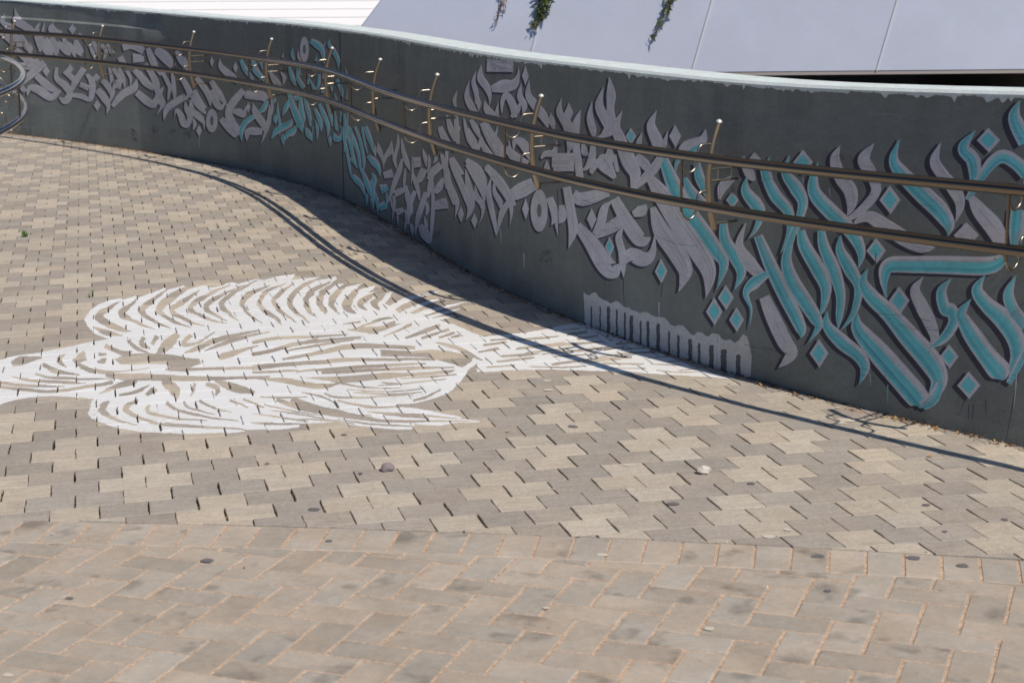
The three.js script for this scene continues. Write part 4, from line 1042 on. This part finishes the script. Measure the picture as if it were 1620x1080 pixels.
  vine('dry_vine', 'dry brown creeper tuft hanging over the pale panels', 'vine', [[[800, -60], [796, -20], [794, 5], [788, 24], [785, 38]], [[806, -60], [801, -10], [798, 20]], [[790, -60], [793, -14], [791, 14], [786, 30]]], 46, true, 0.035);
}
{ // white boarded slope in full sun behind the left part of the wall
  const b = thing('white_boarded_roof', 'sunlit white boarded slope with thin horizontal joints behind the wall', 'roof');
  const m = new THREE.MeshStandardMaterial({ color: lin(0.84, 0.84, 0.85), roughness: 0.7 }), tilt = 0.75, z0 = -20.4, h0 = 0.60;
  const w = 0.118, x0 = -9.5, x1 = 1.5;
  for (let i = 0; i < 16; i++) { const g = new THREE.BoxGeometry(x1 - x0, w - 0.006, 0.03); const o = mesh('board' + (i ? '_' + String(i).padStart(3, '0') : ''), g, m, b); const a = (i + 0.5) * w; o.position.set((x0 + x1) / 2, h0 + a * Math.cos(tilt), z0 - a * Math.sin(tilt) + rr(-0.003, 0.003)); o.rotation.x = -tilt; }
  const base = mesh('base_wall', new THREE.BoxGeometry(x1 - x0, h0 + 0.05, 0.3), m, b); base.position.set((x0 + x1) / 2, (h0 - 0.07) / 2, z0 - 0.2);
  const back = mesh('backing', new THREE.BoxGeometry(x1 - x0 - 0.02, 16 * w, 0.03), new THREE.MeshStandardMaterial({ color: lin(0.3, 0.29, 0.28), roughness: 1 }), b); back.position.set((x0 + x1) / 2, h0 + 8 * w * Math.cos(tilt) - 0.035 * Math.sin(tilt), z0 - 8 * w * Math.sin(tilt) - 0.035 * Math.cos(tilt)); back.rotation.x = -tilt;
}

// ---------------------------------------------------------------- small things on the paving
function pebble(name, label, px, py, sx, sy, sz, col, sd, rot) {
  const g = new THREE.IcosahedronGeometry(1, 3), p = g.attributes.position; for (let i = 0; i < p.count; i++) { const v = V3(p.getX(i), p.getY(i), p.getZ(i)); const k = 1 + 0.22 * noise.noise(v.x * 1.1 + sd, v.y * 1.1, v.z * 1.1) + 0.05 * noise.noise(v.x * 4 + sd, v.y * 4, v.z * 4); v.multiplyScalar(k); v.y = Math.max(v.y, -0.62); p.setXYZ(i, v.x * sx, v.y * sy, v.z * sz); } g.computeVertexNormals();
  const m = mesh(name, g, new THREE.MeshStandardMaterial({ color: col, roughness: 0.85, bumpMap: paverBump, bumpScale: 0.001 })); m.name = numbered(name); const q = onPlane(px, py); m.position.set(q.x, sy * 0.6, q.z); m.rotation.y = rot; m.userData = { label, category: 'stone' }; return m;
}
pebble('stone', 'smooth mauve pebble lying on the square pavers', 613, 745, 0.024, 0.018, 0.019, lin(0.27, 0.225, 0.235), 3.1, 0.5);
{ const g = new THREE.DodecahedronGeometry(1, 0), p = g.attributes.position; for (let i = 0; i < p.count; i++) { const v = V3(p.getX(i), p.getY(i), p.getZ(i)), k = 1 + 0.28 * noise.noise(v.x * 1.3 + 4.1, v.y * 1.3, v.z * 1.3); p.setXYZ(i, v.x * k * 0.026, Math.max(-0.011, v.y * k * 0.017), v.z * k * 0.02); } g.computeVertexNormals();
  const m = mesh('stone', g, new THREE.MeshStandardMaterial({ color: lin(0.58, 0.54, 0.48), roughness: 0.9 })); m.name = numbered('stone'); const q = onPlane(1114, 749); m.position.set(q.x, 0.0115, q.z); m.rotation.y = 0.7; m.userData = { label: 'angular whitish stone chip casting a shadow on the pavers', category: 'stone' }; }
// pressed gum and paint blots: thin blobs on single pavers
const gumM = new THREE.MeshStandardMaterial({ color: lin(0.16, 0.15, 0.155), roughness: 0.8 }), paleM = new THREE.MeshStandardMaterial({ color: lin(0.6, 0.55, 0.47), roughness: 0.8 });
function blob(name, px, py, wpx, mat, parent, i) { const q = onPlane(px, py), z = toPx(q)[2], r = wpx / F * z / 2, sh = new THREE.Shape(), k = rr(0, 9); for (let a = 0; a <= 30; a++) { const t = a / 30 * 6.2832, R = r * (0.95 + 0.4 * noise.noise(Math.cos(t) * 0.9 + k, Math.sin(t) * 0.9, k)); a ? sh.lineTo(Math.cos(t) * R, Math.sin(t) * R * 0.9) : sh.moveTo(R, 0); } const g = new THREE.ExtrudeGeometry(sh, { depth: 0.0003, bevelEnabled: true, bevelThickness: 0.0002, bevelSize: 0.001, bevelSegments: 1 }).rotateX(-Math.PI / 2); const m = mesh(name + (i ? '_' + String(i).padStart(3, '0') : ''), g, mat, parent); m.position.set(q.x, 0.0016, q.z); return m; }
[[327, 887, 20], [520, 856, 12], [1294, 880, 20], [1446, 883, 23], [1523, 895, 18], [1310, 935, 12], [109, 947, 13]].forEach(([x, y, w], i) => blob('gum_spot', x, y, w, gumM, walkway, i));
[[497, 806, 18], [802, 684, 6], [1065, 797, 18], [1465, 799, 12], [1590, 822, 12], [1188, 765, 12], [906, 675, 18], [570, 749, 8], [544, 688, 10], [1495, 841, 9]].forEach(([x, y, w], i) => blob('gum_spot', x, y, w, gumM, ramp, i));
[[952, 878, 17], [863, 962, 10], [1122, 995, 17], [12, 1068, 18], [82, 845, 6]].forEach(([x, y, w], i) => blob('pale_spot', x, y, w, paleM, walkway, i));
[[1341, 665, 26], [1330, 669, 18], [992, 736, 10], [868, 617, 14], [118, 444, 8], [1325, 645, 8], [1280, 651, 10], [1246, 838, 14], [1215, 849, 20], [865, 602, 14], [1010, 773, 5], [876, 774, 5], [524, 383, 9], [1155, 607, 6], [1165, 618, 8]].forEach(([x, y, w], i) => blob('pale_spot', x, y, w, paleM, ramp, i));
// leaf crumbs and dirt along the foot of the wall and in the open joints
function flakes(name, list, cols, label) {
  const g = geoOf([-1, 0, -0.5, 0.2, 0.25, -0.6, 1, 0.05, 0.1, 0.1, 0.3, 0.6, -0.8, 0.1, 0.4], [0, 4, 1, 1, 4, 3, 1, 3, 2], [0, 0, 0.5, 0, 1, 0.5, 0.5, 1, 0, 1]);
  const im = new THREE.InstancedMesh(g, new THREE.MeshStandardMaterial({ color: 0xffffff, roughness: 1, side: THREE.DoubleSide }), list.length); im.name = name; const o = new THREE.Object3D(), c = new THREE.Color();
  list.forEach(([x, y, z, s], i) => { o.position.set(x, y, z); o.scale.set(s, s * rr(0.4, 1), s * rr(0.4, 1)); o.rotation.set(rr(-0.4, 0.4), rr(0, 6.28), rr(-0.4, 0.4)); o.updateMatrix(); im.setMatrixAt(i, o.matrix); const q = cols[Math.floor(rnd() * cols.length)], t = rr(0.7, 1.3); im.setColorAt(i, c.setRGB(q[0] * t, q[1] * t, q[2] * t)); });
  im.castShadow = im.receiveShadow = true; im.userData = { kind: 'stuff', label, category: 'litter' }; scene.add(im); return im;
}
{ const L = []; for (let i = 0; i < 4200; i++) { const s = rr(-0.5, 13.4), dens = 0.35 + 0.65 * (0.5 + 0.5 * noise.noise(s * 1.7, 3, 1)); if (rnd() > dens) continue; const e = 0.003 + Math.pow(rnd(), 2.2) * 0.05, p = wall(s, e, 0); L.push([p.x, 0.0015 + rnd() * 0.004, p.z, rr(0.003, 0.0115)]); }
  flakes('leaf_litter', L, [[0.32, 0.14, 0.04], [0.2, 0.1, 0.05], [0.4, 0.24, 0.1], [0.12, 0.07, 0.04]], 'brown and orange leaf crumbs gathered along the foot of the wall'); }
{ const L = []; for (const k of cells) { if (k.near > 15) continue; const n = k.near < 9 ? 3 : 2; for (let i = 0; i < n; i++) { if (rnd() < 0.35) continue; const a = k.poly[k.poly.length - 1], b = k.poly[k.poly.length - 3] || a, t = rnd(), gx = a[0] + (b[0] - a[0]) * t, gz = a[1] + (b[1] - a[1]) * t; const dx = gx - k.c[0], dz = gz - k.c[1], l = Math.hypot(dx, dz); L.push([gx + dx / l * 0.003, rr(-0.007, -0.0005), gz + dz / l * 0.003, rr(0.003, 0.0062)]); } }
  flakes('joint_debris', L, [[0.22, 0.1, 0.06], [0.3, 0.15, 0.08], [0.14, 0.07, 0.05], [0.42, 0.26, 0.15]], 'rusty crumbs and grit lodged in the open paver joints'); }
{ const L = []; for (let i = 0; i < 700; i++) { const q = onPlane(rr(-20, 1640), rr(826, 1080)); L.push([q.x, 0.0012, q.z, rr(0.0012, 0.003)]); } for (let i = 0; i < 420; i++) { const q = onPlane(rr(-20, 1640), rr(640, 860)); L.push([q.x, 0.0014, q.z, rr(0.0012, 0.0026)]); }
  flakes('grit', L, [[0.6, 0.45, 0.33], [0.7, 0.66, 0.6], [0.3, 0.16, 0.1], [0.5, 0.36, 0.25]], 'pale sand grains and grit scattered over the paving'); }
const leafShape = (() => { const s = new THREE.Shape(); s.moveTo(0, 0); s.quadraticCurveTo(0.5, 0.4, 0, 1); s.quadraticCurveTo(-0.5, 0.4, 0, 0); const g = new THREE.ShapeGeometry(s, 6), p = g.attributes.position; for (let i = 0; i < p.count; i++) p.setZ(i, 0.18 * Math.sin(p.getY(i) * 3) - 0.5 * p.getX(i) ** 2); g.rotateX(-Math.PI / 2); g.computeVertexNormals(); return g; })();
[[346, 263, 'orange dry leaf on the sunlit pavers near the wall', lin(0.5, 0.25, 0.06), 0.05], [329, 259, 'small amber leaf beside the orange leaf near the wall', lin(0.35, 0.2, 0.06), 0.035], [1466, 723, 'bright orange leaf scrap stuck in a paver joint by the rail shadow', lin(0.62, 0.27, 0.03), 0.026], [427, 735, 'dark red sliver of leaf on the pavers left of the pebble', lin(0.22, 0.05, 0.04), 0.02], [503, 311, 'brown leaf lying inside the wall shadow', lin(0.4, 0.2, 0.05), 0.04], [571, 750, 'dark blue-grey sliver lying left of the mauve pebble', lin(0.07, 0.07, 0.1), 0.02], [383, 899, 'dark red seed on the herringbone bricks', lin(0.3, 0.05, 0.03), 0.012]].forEach(([x, y, label, c, s]) => { const q = onPlane(x, y), m = mesh('leaf', leafShape, new THREE.MeshStandardMaterial({ color: c, roughness: 0.9, side: THREE.DoubleSide })); m.name = numbered('fallen_leaf'); m.scale.setScalar(s); m.position.set(q.x, 0.003, q.z); m.rotation.y = rr(0, 6.28); m.userData = { label, category: 'leaf' }; });
[[38, 375, 'green weed tuft sprouting in the paving at the open side', 0.05, 22], [141, 471, 'tiny green weed blade in a joint left of the bird wing', 0.028, 7], [147, 463, 'thin green weed blade above the bird wing tip', 0.028, 6], [345, 361, 'small green weed in a joint among the sunlit pavers', 0.03, 8], [363, 366, 'second small green weed by the rail shadow', 0.03, 8], [397, 356, 'green weed in a joint close to the rail shadow', 0.03, 8]].forEach(([x, y, label, h, n]) => {
  const q = onPlane(x, y), gs = []; for (let i = 0; i < n; i++) { const g = leafShape.clone().rotateX(Math.PI / 2).scale(rr(0.2, 0.4) * h, rr(0.5, 1) * h, h * 0.4).rotateX(rr(-1, 1)).rotateY(rr(0, 6.28)); g.translate(rr(-0.2, 0.2) * h, 0, rr(-0.2, 0.2) * h); gs.push(g); }
  const m = mesh('weed', mergeGeometries(gs), new THREE.MeshStandardMaterial({ color: lin(0.08, 0.17, 0.03), roughness: 0.8, side: THREE.DoubleSide })); m.name = numbered('weed'); m.position.set(q.x, -0.002, q.z); m.userData = { label, category: 'weed' };
});
shade(scene);
renderer.render(scene, camera);
